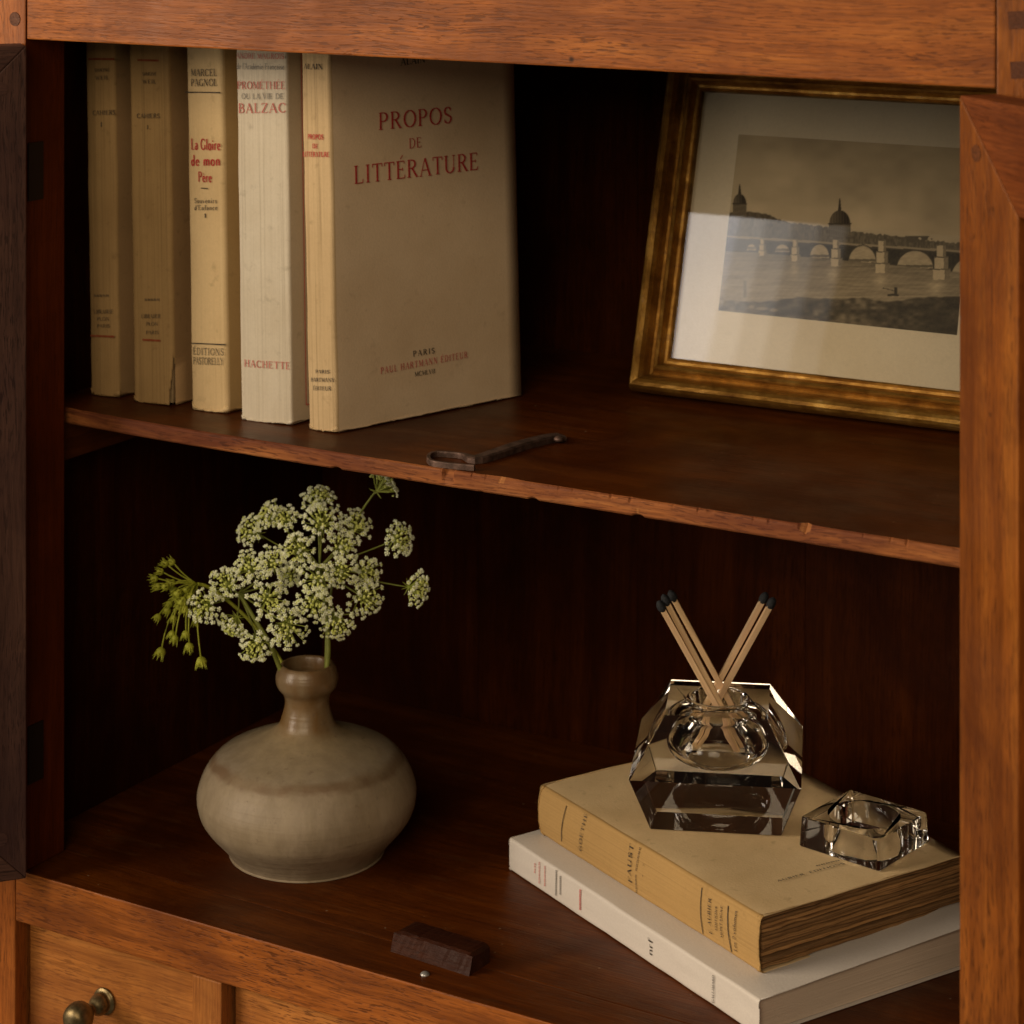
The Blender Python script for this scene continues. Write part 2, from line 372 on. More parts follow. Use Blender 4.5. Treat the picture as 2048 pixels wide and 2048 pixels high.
def bumpy(name, col, col2, rough, sc, sss=0.0):
    m, nt, p, out = new_mat(name)
    a = noise_n(nt, coords(nt, (sc, sc, sc)), 1, 3)
    nt.links.new(ramp(nt, a, [(0.35, col), (0.65, col2)]), p.inputs['Base Color']); p.inputs['Roughness'].default_value = rough
    p.inputs['Subsurface Weight'].default_value = sss; p.inputs['Subsurface Radius'].default_value = (0.001, 0.001, 0.0006)
    bump(nt, p, a, 0.5, 0.0005); return m
MATCHHEAD = bumpy('match_head', (0.006, 0.007, 0.009), (0.016, 0.018, 0.022), 0.8, 900)
PETAL = bumpy('petal_white', (0.84, 0.88, 0.58), (0.93, 0.95, 0.74), 0.7, 300)
BUDG = bumpy('bud_green', (0.60, 0.66, 0.13), (0.76, 0.78, 0.26), 0.7, 300)
STEMG = bumpy('stem_green', (0.14, 0.16, 0.02), (0.22, 0.24, 0.04), 0.6, 200)
PEDI = bumpy('pedicel_green', (0.34, 0.40, 0.06), (0.46, 0.50, 0.12), 0.65, 200)
YELG = bumpy('yellow_green', (0.30, 0.33, 0.02), (0.46, 0.48, 0.05), 0.65, 300)
NIBDK = simple('dark_recess', (0.008, 0.005, 0.004), 0.9)

# ------------------------------------------------------------------ lettering (stroke-built roman capitals)
TK, TN = 0.125, 0.05
def _arc(cx, cy, rx, ry, a0, a1, n=12): return [(cx + rx * math.cos(math.radians(a0 + (a1 - a0) * i / n)), cy + ry * math.sin(math.radians(a0 + (a1 - a0) * i / n))) for i in range(n + 1)]
def _ring(cx, cy, rx, ry, a0=0, a1=360, n=18): return ('A', _arc(cx, cy, rx, ry, a0, a1, n))
def L(*p): return ('T', list(p))
def l(*p): return ('t', list(p))
def s(x, y, w=0.12): return ('s', [(x - w, y), (x + w, y)])
G = {
 'A': (0.80, [l((0.08, 0), (0.38, 1)), L((0.38, 1), (0.70, 0)), l((0.19, 0.33), (0.58, 0.33)), s(0.08, 0, 0.10), s(0.70, 0, 0.11)]),
 'B': (0.68, [L((0.14, 0), (0.14, 1)), _ring(0.30, 0.75, 0.22, 0.23, -90, 90, 10), _ring(0.32, 0.27, 0.27, 0.25, -90, 90, 10), l((0.05, 0.02), (0.34, 0.02)), l((0.05, 0.98), (0.32, 0.98)), l((0.14, 0.52), (0.32, 0.52))]),
 'C': (0.78, [_ring(0.42, 0.5, 0.34, 0.48, 48, 312, 18), l((0.68, 0.72), (0.68, 0.92)), l((0.68, 0.10), (0.68, 0.24))]),
 'D': (0.82, [L((0.14, 0), (0.14, 1)), _ring(0.34, 0.5, 0.38, 0.48, -90, 90, 14), l((0.04, 0.02), (0.36, 0.02)), l((0.04, 0.98), (0.36, 0.98))]),
 'E': (0.66, [L((0.14, 0), (0.14, 1)), l((0.04, 0.025), (0.58, 0.025)), l((0.04, 0.975), (0.56, 0.975)), l((0.14, 0.52), (0.44, 0.52)), l((0.57, 0.02), (0.59, 0.2)), l((0.55, 0.98), (0.55, 0.82)), l((0.44, 0.44), (0.44, 0.6))]),
 'F': (0.62, [L((0.14, 0), (0.14, 1)), s(0.14, 0.02, 0.12), l((0.04, 0.975), (0.56, 0.975)), l((0.14, 0.50), (0.42, 0.50)), l((0.55, 0.98), (0.55, 0.80)), l((0.42, 0.42), (0.42, 0.58))]),
 'G': (0.84, [_ring(0.42, 0.5, 0.34, 0.48, 48, 320, 18), L((0.70, 0.06), (0.70, 0.42)), s(0.68, 0.42, 0.12), l((0.67, 0.74), (0.67, 0.92))]),
 'H': (0.86, [L((0.15, 0), (0.15, 1)), L((0.69, 0), (0.69, 1)), l((0.15, 0.52), (0.69, 0.52)), s(0.15, 0.02), s(0.15, 0.98), s(0.69, 0.02), s(0.69, 0.98)]),
 'I': (0.36, [L((0.18, 0), (0.18, 1)), s(0.18, 0.02), s(0.18, 0.98)]),
 'J': (0.42, [L((0.24, 0.15), (0.24, 1)), _ring(0.12, 0.12, 0.12, 0.13, -140, 10, 6), s(0.24, 0.98)]),
 'K': (0.78, [L((0.15, 0), (0.15, 1)), l((0.15, 0.42), (0.62, 1)), L((0.30, 0.56), (0.68, 0)), s(0.15, 0.02), s(0.15, 0.98), s(0.66, 0.02, 0.1), s(0.62, 0.98, 0.1)]),
 'L': (0.64, [L((0.14, 0), (0.14, 1)), s(0.14, 0.98), l((0.04, 0.025), (0.56, 0.025)), l((0.56, 0.02), (0.58, 0.22))]),
 'M': (1.00, [l((0.13, 0), (0.15, 1)), L((0.15, 1), (0.48, 0.08)), l((0.48, 0.08), (0.82, 1)), L((0.84, 0), (0.82, 1)), s(0.13, 0.02, 0.1), s(0.84, 0.02, 0.12)]),
 'N': (0.86, [l((0.14, 0), (0.14, 1)), L((0.14, 1), (0.70, 0.0)), l((0.70, 0), (0.70, 1)), s(0.14, 0.02, 0.1), s(0.70, 0.98, 0.1), s(0.10, 0.98, 0.06)]),
 'O': (0.86, [_ring(0.43, 0.5, 0.36, 0.49)]),
 'P': (0.66, [L((0.14, 0), (0.14, 1)), _ring(0.30, 0.73, 0.26, 0.25, -90, 90, 12), l((0.04, 0.98), (0.32, 0.98)), l((0.14, 0.48), (0.32, 0.48)), s(0.14, 0.02)]),
 'R': (0.76, [L((0.14, 0), (0.14, 1)), _ring(0.30, 0.75, 0.25, 0.23, -90, 90, 12), l((0.04, 0.98), (0.32, 0.98)), l((0.14, 0.52), (0.32, 0.52)), L((0.34, 0.52), (0.66, 0.0)), s(0.14, 0.02), s(0.68, 0.02, 0.08)]),
 'S': (0.58, [_ring(0.29, 0.74, 0.20, 0.23, 30, 235, 10), L((0.17, 0.57), (0.41, 0.43)), _ring(0.29, 0.26, 0.21, 0.24, -150, 45, 10), l((0.47, 0.76), (0.47, 0.94)), l((0.09, 0.06), (0.09, 0.26))]),
 'T': (0.72, [L((0.36, 0), (0.36, 1)), l((0.04, 0.975), (0.68, 0.975)), s(0.36, 0.02), l((0.05, 0.80), (0.05, 0.99)), l((0.67, 0.80), (0.67, 0.99))]),
 'U': (0.84, [L((0.15, 0.3), (0.15, 1)), _ring(0.41, 0.30, 0.26, 0.29, 180, 360, 10), l((0.67, 0.3), (0.67, 1)), s(0.15, 0.98), s(0.67, 0.98, 0.1)]),
 'V': (0.78, [L((0.08, 1), (0.40, 0)), l((0.40, 0), (0.70, 1)), s(0.08, 0.98, 0.1), s(0.70, 0.98, 0.1)]),
 'W': (1.10, [L((0.08, 1), (0.34, 0)), l((0.34, 0), (0.55, 0.9)), L((0.55, 0.9), (0.78, 0)), l((0.78, 0), (1.02, 1)), s(0.08, 0.98, 0.1), s(1.02, 0.98, 0.08)]),
 'X': (0.78, [L((0.08, 1), (0.68, 0)), l((0.08, 0), (0.66, 1)), s(0.08, 0.98, 0.08), s(0.66, 0.98, 0.08), s(0.08, 0.02, 0.08), s(0.68, 0.02, 0.08)]),
 'Y': (0.76, [L((0.06, 1), (0.37, 0.45)), l((0.37, 0.45), (0.68, 1)), L((0.37, 0), (0.37, 0.46)), s(0.37, 0.02), s(0.06, 0.98, 0.08), s(0.68, 0.98, 0.08)]),
 'Z': (0.68, [L((0.08, 0), (0.58, 1)), l((0.06, 0.975), (0.60, 0.975)), l((0.06, 0.025), (0.60, 0.025)), l((0.07, 0.8), (0.07, 0.98)), l((0.60, 0.02), (0.60, 0.2))]),
 'a': (0.50, [_ring(0.22, 0.18, 0.15, 0.17), L((0.38, 0), (0.38, 0.42)), _ring(0.23, 0.42, 0.15, 0.16, 0, 150, 7)]),
 'c': (0.46, [_ring(0.25, 0.28, 0.18, 0.28, 50, 310, 12)]),
 'd': (0.54, [_ring(0.24, 0.27, 0.17, 0.27), L((0.42, 0), (0.42, 1)), l((0.32, 0.98), (0.42, 0.98))]),
 'e': (0.48, [_ring(0.25, 0.28, 0.18, 0.28, 5, 320, 14), l((0.08, 0.32), (0.43, 0.32))]),
 'f': (0.36, [L((0.16, 0), (0.16, 0.85)), _ring(0.27, 0.84, 0.11, 0.15, 40, 180, 6), l((0.04, 0.56), (0.32, 0.56)), s(0.16, 0.02, 0.1)]),
 'g': (0.50, [_ring(0.23, 0.38, 0.15, 0.19), _ring(0.24, -0.12, 0.19, 0.16)]),
 'i': (0.28, [L((0.14, 0), (0.14, 0.56)), s(0.14, 0.02, 0.09), L((0.14, 0.74), (0.14, 0.86))]),
 'l': (0.28, [L((0.14, 0), (0.14, 1)), s(0.14, 0.02, 0.09)]),
 'm': (0.84, [L((0.12, 0), (0.12, 0.56)), L((0.42, 0), (0.42, 0.44)), L((0.72, 0), (0.72, 0.44)), _ring(0.27, 0.42, 0.15, 0.15, 0, 180, 7), _ring(0.57, 0.42, 0.15, 0.15, 0, 180, 7), s(0.12, 0.02, 0.08), s(0.42, 0.02, 0.08), s(0.72, 0.02, 0.08)]),
 'n': (0.56, [L((0.12, 0), (0.12, 0.56)), L((0.43, 0), (0.43, 0.42)), _ring(0.275, 0.41, 0.155, 0.16, 0, 180, 8), s(0.12, 0.02, 0.08), s(0.43, 0.02, 0.08)]),
 'o': (0.52, [_ring(0.26, 0.28, 0.19, 0.28)]),
 'r': (0.42, [L((0.13, 0), (0.13, 0.56)), _ring(0.27, 0.38, 0.14, 0.18, 60, 180, 6), s(0.13, 0.02, 0.09)]),
 's': (0.40, [_ring(0.20, 0.42, 0.12, 0.13, 30, 235, 8), L((0.12, 0.33), (0.28, 0.23)), _ring(0.20, 0.14, 0.13, 0.14, -150, 45, 8)]),
 'u': (0.56, [L((0.12, 0.16), (0.12, 0.56)), _ring(0.27, 0.16, 0.15, 0.15, 180, 360, 8), L((0.43, 0), (0.43, 0.56))]),
 'v': (0.50, [L((0.06, 0.56), (0.25, 0)), l((0.25, 0), (0.44, 0.56))]),
 '2': (0.52, [_ring(0.26, 0.72, 0.18, 0.26, -20, 180, 9), l((0.42, 0.62), (0.08, 0.03)), L((0.06, 0.05), (0.46, 0.05))]),
 '.': (0.22, [L((0.11, 0), (0.11, 0.12))]), "'": (0.18, [L((0.09, 0.74), (0.09, 1))]), '-': (0.4, [L((0.06, 0.32), (0.34, 0.32))]), ',': (0.2, [l((0.12, 0.1), (0.06, -0.14))]), ' ': (0.34, []),
 '~': (0.46, [L((0.10, 0.10), (0.10, 0.80)), l((0.10, 0.48), (0.36, 0.48)), L((0.36, 0.05), (0.36, 0.70))]),   # a letter too worn to read
 '*': (0.5, [L((0.25, 0.3), (0.25, 0.6)), L((0.1, 0.36), (0.4, 0.54)), L((0.1, 0.54), (0.4, 0.36))]),
}
ACC = {'É': ('E', 1), 'é': ('e', 0), 'è': ('e', 2), 'ç': ('c', 3), 'È': ('E', 1)}
def glyph(ch):
    if ch in ACC:
        b, k = ACC[ch]; wd, st = G[b]; st = list(st)
        if k == 1: st.append(l((0.30, 1.10), (0.46, 1.30)))
        if k == 0: st.append(l((0.22, 0.68), (0.34, 0.88)))
        if k == 2: st.append(l((0.30, 0.68), (0.16, 0.88)))
        if k == 3: st.append(l((0.25, 0.0), (0.27, -0.2)))
        return wd, st
    return G.get(ch, G[' '])
def text_polys(txt, weight=1.0, track=0.06):
    """2-D quads of a line of text with cap height 1; returns (quads, total width)"""
    quads, x = [], 0.0
    for ch in txt:
        wd, st = glyph(ch)
        for kind, pts in st:
            for i in range(len(pts) - 1):
                (x0, y0), (x1, y1) = pts[i], pts[i + 1]
                dx, dy = x1 - x0, y1 - y0; ln = math.hypot(dx, dy)
                if ln < 1e-6: continue
                if kind == 'T': h = TK * weight / 2
                elif kind == 'A': h = (TN + (TK - TN) * abs(dy) / ln) * weight / 2
                elif kind == 's': h = 0.042 / 2
                else: h = TN * max(1, weight * 0.9) / 2
                nx, ny = -dy / ln * h, dx / ln * h
                e = 0.3 * h if kind == 'A' else 0; ex, ey = dx / ln * e, dy / ln * e
                quads.append([(x + x0 - ex + nx, y0 - ey + ny), (x + x0 - ex - nx, y0 - ey - ny), (x + x1 + ex - nx, y1 + ey - ny), (x + x1 + ex + nx, y1 + ey + ny)])
        x += wd + track
    return quads, max(x - track, 1e-3)
def text_mesh(name, parent, txt, org, U, V, N, width, height, mat, weight=1.0, track=0.06, warp=None):
    """lay the line on a plane in the parent's local space, from org along U, cap height along V"""
    quads, tw = text_polys(txt, weight, track)
    verts, faces = [], []
    for qi, q in enumerate(quads):
        b = len(verts)
        for (x, y) in q:
            p = org + U * (x / tw * width) + V * (y * height)
            p = p + N * (0.00012 + 0.000004 * (qi % 12))
            if warp: p = warp(p)
            verts.append(p)
        faces.append((b, b + 1, b + 2, b + 3))
    return mesh_obj(name, verts, faces, mat, parent)
def text_px(name, parent, M, plane_p, plane_n, txt, pa, pb, cap, mat, weight=1.0, track=0.06, Vdir=None, spine=None):
    """baseline from photo pixel pa to pb on the plane (world); cap height in photo pixels at pa; spine=(thickness, rounding, bow)"""
    a = onplane(*pa, plane_p, plane_n); b = onplane(*pb, plane_p, plane_n)
    Mo = ortho(M); Minv = Mo.inverted()
    al, bl = Minv @ a, Minv @ b
    U = (bl - al); wid = U.length; U.normalize()
    n = (Mo.to_3x3().inverted() @ plane_n).normalized()
    V = n.cross(U).normalized()
    dep = (a - CAM).dot(FW); h = cap * dep / F_PX
    if Vdir is not None: V = Vdir
    warp = None
    if spine:
        th, r, bw_ = spine
        def warp(p): return Vector((p.x, -bw_ * math.sin(math.pi * max(0, min(1, (p.x - r) / (th - 2 * r)))) - 0.00055 + 0.3 * (p.y + 0.0008), p.z))
    return text_mesh(name, parent, txt, al, U, V, n, wid, h, mat, weight, track, warp)

# ------------------------------------------------------------------ the cabinet
W = 0.5003; ZT = 0.1906; ZF = -0.2230; ZR = -0.2485; BACK = 0.292; SIDE = -0.026
cab = thing('cabinet', Matrix.Translation((W / 2, 0.14, -0.42)), 'old brown wooden cabinet with both doors open, middle shelf and small drawers below', 'cabinet')
CO = Vector((W / 2, 0.14, -0.42))
cabL = lambda name, x0, x1, y0, y1, z0, z1, mat, parent=None, bev=0.0008: box(name, x0 - CO.x, x1 - CO.x, y0 - CO.y, y1 - CO.y, z0 - CO.z, z1 - CO.z, mat, parent or cab, bev)
def prism_bm(poly, y0, y1, bev=0.0008):
    bm = bmesh.new()
    a = [bm.verts.new((x - CO.x, y0 - CO.y, z - CO.z)) for x, z in poly]; b = [bm.verts.new((x - CO.x, y1 - CO.y, z - CO.z)) for x, z in poly]
    bm.faces.new(a); bm.faces.new(b[::-1])
    for i in range(len(poly)): bm.faces.new((a[i], b[i], b[(i + 1) % len(poly)], a[(i + 1) % len(poly)]))
    bmesh.ops.recalc_face_normals(bm, faces=bm.faces)
    bmesh.ops.bevel(bm, geom=list(bm.edges), offset=bev, segments=2, profile=0.6, affect='EDGES')
    return bm
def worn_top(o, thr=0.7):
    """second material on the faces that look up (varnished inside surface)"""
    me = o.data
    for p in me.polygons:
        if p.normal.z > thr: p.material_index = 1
ZTOP, ZBOT = 0.30, -0.42
# stiles
ls = bm_obj('stile', prism_bm([(-0.058, ZBOT), (-0.0066, ZBOT), (-0.0066, ZF + 0.0002), (0.0003, ZF + 0.0002), (0.0003, ZTOP), (-0.058, ZTOP)], 0, 0.029), [R_Z, J_Z], cab)
rs = bm_obj('stile', prism_bm([(W + 0.058, ZBOT), (W + 0.0066, ZBOT), (W + 0.0066, ZF + 0.0002), (W - 0.0003, ZF + 0.0002), (W - 0.0003, ZTOP), (W + 0.058, ZTOP)], 0, 0.029), [W_Z, J_Z], cab)
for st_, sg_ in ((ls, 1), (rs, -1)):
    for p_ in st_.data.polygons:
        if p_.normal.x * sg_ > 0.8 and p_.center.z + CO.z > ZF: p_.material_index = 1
def peg(parent, x, z, r, square=False):
    bm = bmesh.new()
    bmesh.ops.create_cone(bm, cap_ends=True, segments=4 if square else 14, radius1=r, radius2=r * 0.93, depth=0.004, matrix=Matrix.Translation((x - CO.x, 0.0017 - CO.y, z - CO.z)) @ Matrix.Rotation(math.radians(90), 4, 'X') @ Matrix.Rotation(math.radians(50 if square else 20), 4, 'Z'))
    return bm_obj('peg', bm, PEG, parent)
pp = ony(30, 38, 0); peg(ls, pp.x, pp.z, 0.0038)
pp = ony(2034, 40, 0); peg(rs, pp.x, pp.z, 0.0052, True)
pp = ony(2038, 140, 0); peg(rs, pp.x, pp.z, 0.0050, True)
# rails
cabL('top_rail', 0.0008, W - 0.0008, 0.0004, 0.028, ZT, ZTOP, [R_X])
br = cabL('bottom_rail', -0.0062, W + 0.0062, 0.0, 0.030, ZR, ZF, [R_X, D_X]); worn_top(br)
cabL('top_board', -0.07, W + 0.07, -0.012, BACK + 0.02, ZTOP + 0.0005, ZTOP + 0.022, [R_X], bev=0.003)
# the floor of the lower compartment
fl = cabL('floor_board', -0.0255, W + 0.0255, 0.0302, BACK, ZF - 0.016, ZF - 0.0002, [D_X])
# inside panels
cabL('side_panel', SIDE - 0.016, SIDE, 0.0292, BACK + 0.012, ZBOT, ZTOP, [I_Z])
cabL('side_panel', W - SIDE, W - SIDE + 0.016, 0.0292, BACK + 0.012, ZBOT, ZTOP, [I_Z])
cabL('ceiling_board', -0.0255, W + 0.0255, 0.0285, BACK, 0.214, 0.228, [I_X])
rng = random.Random(5)
xs = [SIDE, 0.085, 0.190, 0.292, 0.398, W - SIDE]
for i in range(5):
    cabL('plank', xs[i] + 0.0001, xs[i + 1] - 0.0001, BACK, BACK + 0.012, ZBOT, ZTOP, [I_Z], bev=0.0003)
# cleats under the middle shelf
TS = 0.0078
cabL('shelf_cleat', SIDE, -0.006, 0.036, 0.27, -TS - 0.0195, -TS - 0.0002, [D_Y])
cabL('shelf_cleat', W + 0.006, W - SIDE, 0.036, 0.27, -TS - 0.0195, -TS - 0.0002, [D_Y])
# the middle shelf, with a worn and chipped front edge
notch = onz(891, 942, 0).x
def shelf_front(x): return 0.0305 + 0.0042 * max(0.0, 1 - x / 0.11) ** 2 + 0.0003 * nz(x * 14, 1.7)
def shelf_chip(x):
    k = 0.35 + 0.65 * min(1, max(0, (x - 0.18) / 0.12))
    return k * (max(0, nz(x * 33, 7.0) - 0.20) * 0.0030 + max(0, nz(x * 90, 27.0) - 0.34) * 0.0050 + max(0, nz(x * 420, 2.0) - 0.30) * 0.0022)
def shelf_mesh():
    xs = np.linspace(SIDE + 0.0005, W - SIDE - 0.0005, 1100)
    V, Fc, Fm = [], [], []
    for x in xs:
        y = shelf_front(x); ch = min(0.0028, shelf_chip(x)); lo = min(0.002, max(0, nz(x * 75, 15.0) - 0.38) * 0.004)
        d = max(0, 1 - abs(x - notch) / 0.0035)
        dd = 0.004 * min(1, d * 2.2)
        zb = -TS + 0.0003 * nz(x * 12, 3.0) + lo
        prof = [(BACK - 0.0008, 0.0), (0.09, 0.0), (y + 0.0013 + ch * 1.1 + dd, 0.0), (y + 0.0005 + ch * 0.8 + dd * 0.7, -0.0005 - ch * 0.5), (y + 0.0000 + dd * 0.5 + ch * 0.2, -0.0014 - ch - dd * 0.2), (y + 0.0001 * nz(x * 260, 8) + dd * 0.2, -0.0040), (y + 0.0002 + lo * 0.3, zb + 0.0008), (y + 0.0009 + lo, zb), (0.09, zb), (BACK - 0.0008, zb)]
        V += [(x - CO.x, py - CO.y, pz - CO.z) for py, pz in prof]
    n = 10
    for i in range(len(xs) - 1):
        for k in range(n):
            Fc.append((i * n + k, i * n + (k + 1) % n, (i + 1) * n + (k + 1) % n, (i + 1) * n + k)); xm = (xs[i] + xs[i + 1]) / 2; Fm.append((2 if ((k in (2, 3) and shelf_chip(xm) > 0.0010) or (k in (5, 6) and nz(xm * 75, 15.0) > 0.55)) else 1) if 2 <= k <= 6 else 0)
    Fc.append(tuple(range(n))); Fm.append(0); Fc.append(tuple((len(xs) - 1) * n + k for k in range(n))[::-1]); Fm.append(0)
    return mesh_obj('shelf', V, Fc, [D_X, E_X, RAW], cab, fmat=Fm)
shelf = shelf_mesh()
# iron hook lying on the shelf
def sweep_strap(path, wd, ht, mat, name, parent):
    V, Fc = [], []
    for i, p in enumerate(path):
        t = path[min(i + 1, len(path) - 1)] - path[max(i - 1, 0)]; t.z = 0; t.normalize(); a = Vector((-t.y, t.x, 0))
        for sx, sz in ((-1, 0), (1, 0), (1, 0.8), (0.7, 1), (-0.7, 1), (-1, 0.8)):
            V.append(p + a * (sx * wd[i] / 2) + UP * (sz * ht[i]) - CO)
    n = 6
    for i in range(len(path) - 1):
        for k in range(n): Fc.append((i * n + k, i * n + (k + 1) % n, (i + 1) * n + (k + 1) % n, (i + 1) * n + k))
    Fc.append(tuple(range(n))[::-1]); Fc.append(tuple((len(path) - 1) * n + k for k in range(n)))
    return mesh_obj(name, V, Fc, mat, parent)
hp = [onz(x, y, 0.0002) for x, y in [(1122, 878), (1090, 884), (1035, 899), (985, 916), (950, 925), (925, 917), (895, 914), (873, 913), (860, 917), (858, 926), (868, 932), (888, 935), (915, 938), (949, 941)]]
hw = [0.0095, 0.0080, 0.0078, 0.0074, 0.0060, 0.0024, 0.002, 0.002, 0.002, 0.002, 0.002, 0.002, 0.002, 0.002]
hh = [0.0024, 0.0030, 0.0032, 0.0032, 0.0030] + [0.0026] * 9
hpp = catmull([(*p, a, b) for p, a, b in zip(hp, hw, hh)], 4)
hook = sweep_strap([Vector(q[:3]) for q in hpp], [q[3] for q in hpp], [q[4] for q in hpp], IRON, 'latch_hook', shelf)
# rivet of the hook
bm = bmesh.new(); bmesh.ops.create_uvsphere(bm, u_segments=12, v_segments=8, radius=0.0026, matrix=Matrix.Translation(onz(1118, 878, 0.0022) - CO) @ Matrix.Scale(0.6, 4, UP)); bm_obj('rivet', bm, IRON, shelf, True)
# door stop block and nail on the floor
ba, bb = onz(781, 1903, ZF), onz(938, 1953, ZF)
bu = (bb - ba).normalized(); bd = Vector((-bu.y, bu.x, 0))
bm = bmesh.new(); bl = (bb - ba).length; bdp = 0.0165; bh = 0.0088
pr = [(0.0, 0.0), (0.0012, 0.0035), (0.0028, bh - 0.001), (0.0042, bh), (bdp, bh * 0.96), (bdp, 0.0)]
V = []; nseg = 26
for i in range(nseg + 1):
    t = i / nseg; e = 0.0016 * max(0, 1 - min(t, 1 - t) / 0.05)
    for k, (yy, zz) in enumerate(pr):
        jy = 0.0006 * nz(t * 14, k * 3.1) if 0 < k < 4 else 0; jz = 0.0004 * nz(t * 18, k * 1.7, 5) if 0 < k < 5 else 0
        V.append(ba + bu * (t * bl) + bd * (yy + jy) + UP * (zz + jz - (e if k in (3, 4) else 0)) - CO)
Fc = []
for i in range(nseg):
    for k in range(6): Fc.append((i * 6 + k, i * 6 + (k + 1) % 6, (i + 1) * 6 + (k + 1) % 6, (i + 1) * 6 + k))
Fc.append(tuple(range(6))[::-1]); Fc.append(tuple(nseg * 6 + k for k in range(6)))
mesh_obj('door_stop_block', V, Fc, wood('block_wood', 'X', (0.030, 0.008, 0.003), (0.062, 0.018, 0.007), (0.12, 0.040, 0.016), rough=0.5, spec=0.1), fl)
bm = bmesh.new(); bmesh.ops.create_uvsphere(bm, u_segments=12, v_segments=8, radius=0.0022, matrix=Matrix.Translation(onz(850, 1949, ZF) - CO) @ Matrix.Scale(0.6, 4, UP)); bm_obj('nail', bm, STEEL, fl, True)
# hinge leaves let into the jambs
hz0, hz1 = ony(60, 400, 0.006).z, ony(60, 284, 0.006).z
cabL('hinge_leaf', 0.0001, 0.0010, 0.0015, 0.0125, hz0, hz1, [HINGE], bev=0.0002)
cabL('hinge_leaf', W - 0.0010, W - 0.0001, 0.0015, 0.0125, hz0, hz1, [HINGE], bev=0.0002)
cabL('hinge_leaf', 0.0001, 0.0010, 0.0015, 0.0125, hz0 - 0.29, hz1 - 0.29, [HINGE], bev=0.0002)
# drawers and dividers
dx = [(-0.0062, 0.1040), (0.1222, 0.3781), (0.3963, W + 0.0062)]
DZ0 = -0.375
for x0, x1 in ((0.1044, 0.1218), (0.3785, 0.3959)): cabL('divider', x0, x1, 0.0004, 0.029, DZ0, ZR - 0.0003, [L_Z])
cabL('bottom_rail', -0.0062, W + 0.0062, 0.0002, 0.03, ZBOT, DZ0 - 0.0005, [W_X])
kp = None
for i, (x0, x1) in enumerate(dx):
    d = cabL('drawer', x0 + 0.0012, x1 - 0.0006, 0.009, 0.029, DZ0 + 0.001, ZR - 0.0010, [L_X])
    kl = ony(211, 2001, 0.009) if i == 0 else Vector(((x0 + x1) / 2, 0.009, ony(211, 2001, 0.009).z))
    prof = catmull([(0.0062, 0), (0.0066, 0.0012), (0.0050, 0.0022), (0.0048, 0.0034), (0.0052, 0.0052), (0.0042, 0.0078), (0.0026, 0.0098), (0.0024, 0.0115), (0.0040, 0.0132), (0.0066, 0.0165), (0.0074, 0.0200), (0.0064, 0.0238), (0.0038, 0.0260), (0.0002, 0.0266)], 3)
    Vk, Fk = lathe(prof, 28)
    Vk = [Vector((a, -c, b)) + kl - CO for a, b, c in Vk]
    mesh_obj('knob', Vk, Fk, BRASS, d, True)
cabL('drawer_well', -0.0255, W + 0.0255, 0.03, BACK, DZ0 - 0.012, DZ0 - 0.002, [D_X])

# doors (mitred frames with a sunk panel), opened out
def door(pin_x, ang, hand, zb, zt, wd, fr_mats, panel_mat):
    T = 0.0165; SW = 0.0415
    M = Matrix.Translation((pin_x - CO.x, -CO.y, -CO.z)) @ Matrix.Rotation(ang, 4, 'Z')
    sx = 1 if hand == 'L' else -1                       # closed door runs from the pin in +X (left) or -X (right)
    def loc(x, y, z): return (sx * x, y, z)
    bmp = box_bm(*(sorted((sx * (SW - 0.004), sx * (wd - SW + 0.004)))), 0.005, 0.0105, zb + SW - 0.004, zt - SW + 0.004, 0.0004)
    d = bm_obj('door', bmp, [panel_mat], cab); d.matrix_local = M
    def member(name, poly, mat):
        bm = bmesh.new()
        a = [bm.verts.new(loc(x, 0, z)) for x, z in poly]; b = [bm.verts.new(loc(x, T, z)) for x, z in poly]
        bm.faces.new(a); bm.faces.new(b[::-1])
        for i in range(4): bm.faces.new((a[i], b[i], b[(i + 1) % 4], a[(i + 1) % 4]))
        bmesh.ops.recalc_face_normals(bm, faces=bm.faces)
        bmesh.ops.bevel(bm, geom=list(bm.edges), offset=0.0007, segments=2, profile=0.6, affect='EDGES')
        return bm_obj(name, bm, mat, d)
    g = 0.0001
    s1 = member('door_stile', [(0, zb), (SW, zb + SW), (SW, zt - SW), (0, zt)], fr_mats[0])
    s2 = member('door_stile', [(wd, zb), (wd - SW, zb + SW), (wd - SW, zt - SW), (wd, zt)], fr_mats[0])
    member('door_rail', [(0 + g, zt), (SW, zt - SW + g), (wd - SW, zt - SW + g), (wd - g, zt)], fr_mats[1])
    member('door_rail', [(0 + g, zb), (SW, zb + SW - g), (wd - SW, zb + SW - g), (wd - g, zb)], fr_mats[1])
    for z in (zt - 0.021, zb + 0.021):
        bm = bmesh.new(); bmesh.ops.create_cone(bm, cap_ends=True, segments=12, radius1=0.0034, radius2=0.0034, depth=0.002, matrix=Matrix.Translation(loc(0.0125, T - 0.0008, z)) @ Matrix.Rotation(math.radians(90), 4, 'X'))
        bm_obj('peg', bm, PEG if hand == 'R' else B_X, d)
    return d
door(W - 0.0003, math.radians(141), 'R', ZF + 0.003, 0.1886, W / 2 - 0.001, (W_Z, K_X), R_Z)
door(-0.0026, math.radians(-128.7), 'L', ZF + 0.003, 0.1886, W / 2 - 0.001, (B_Z, B_X), B_Z)

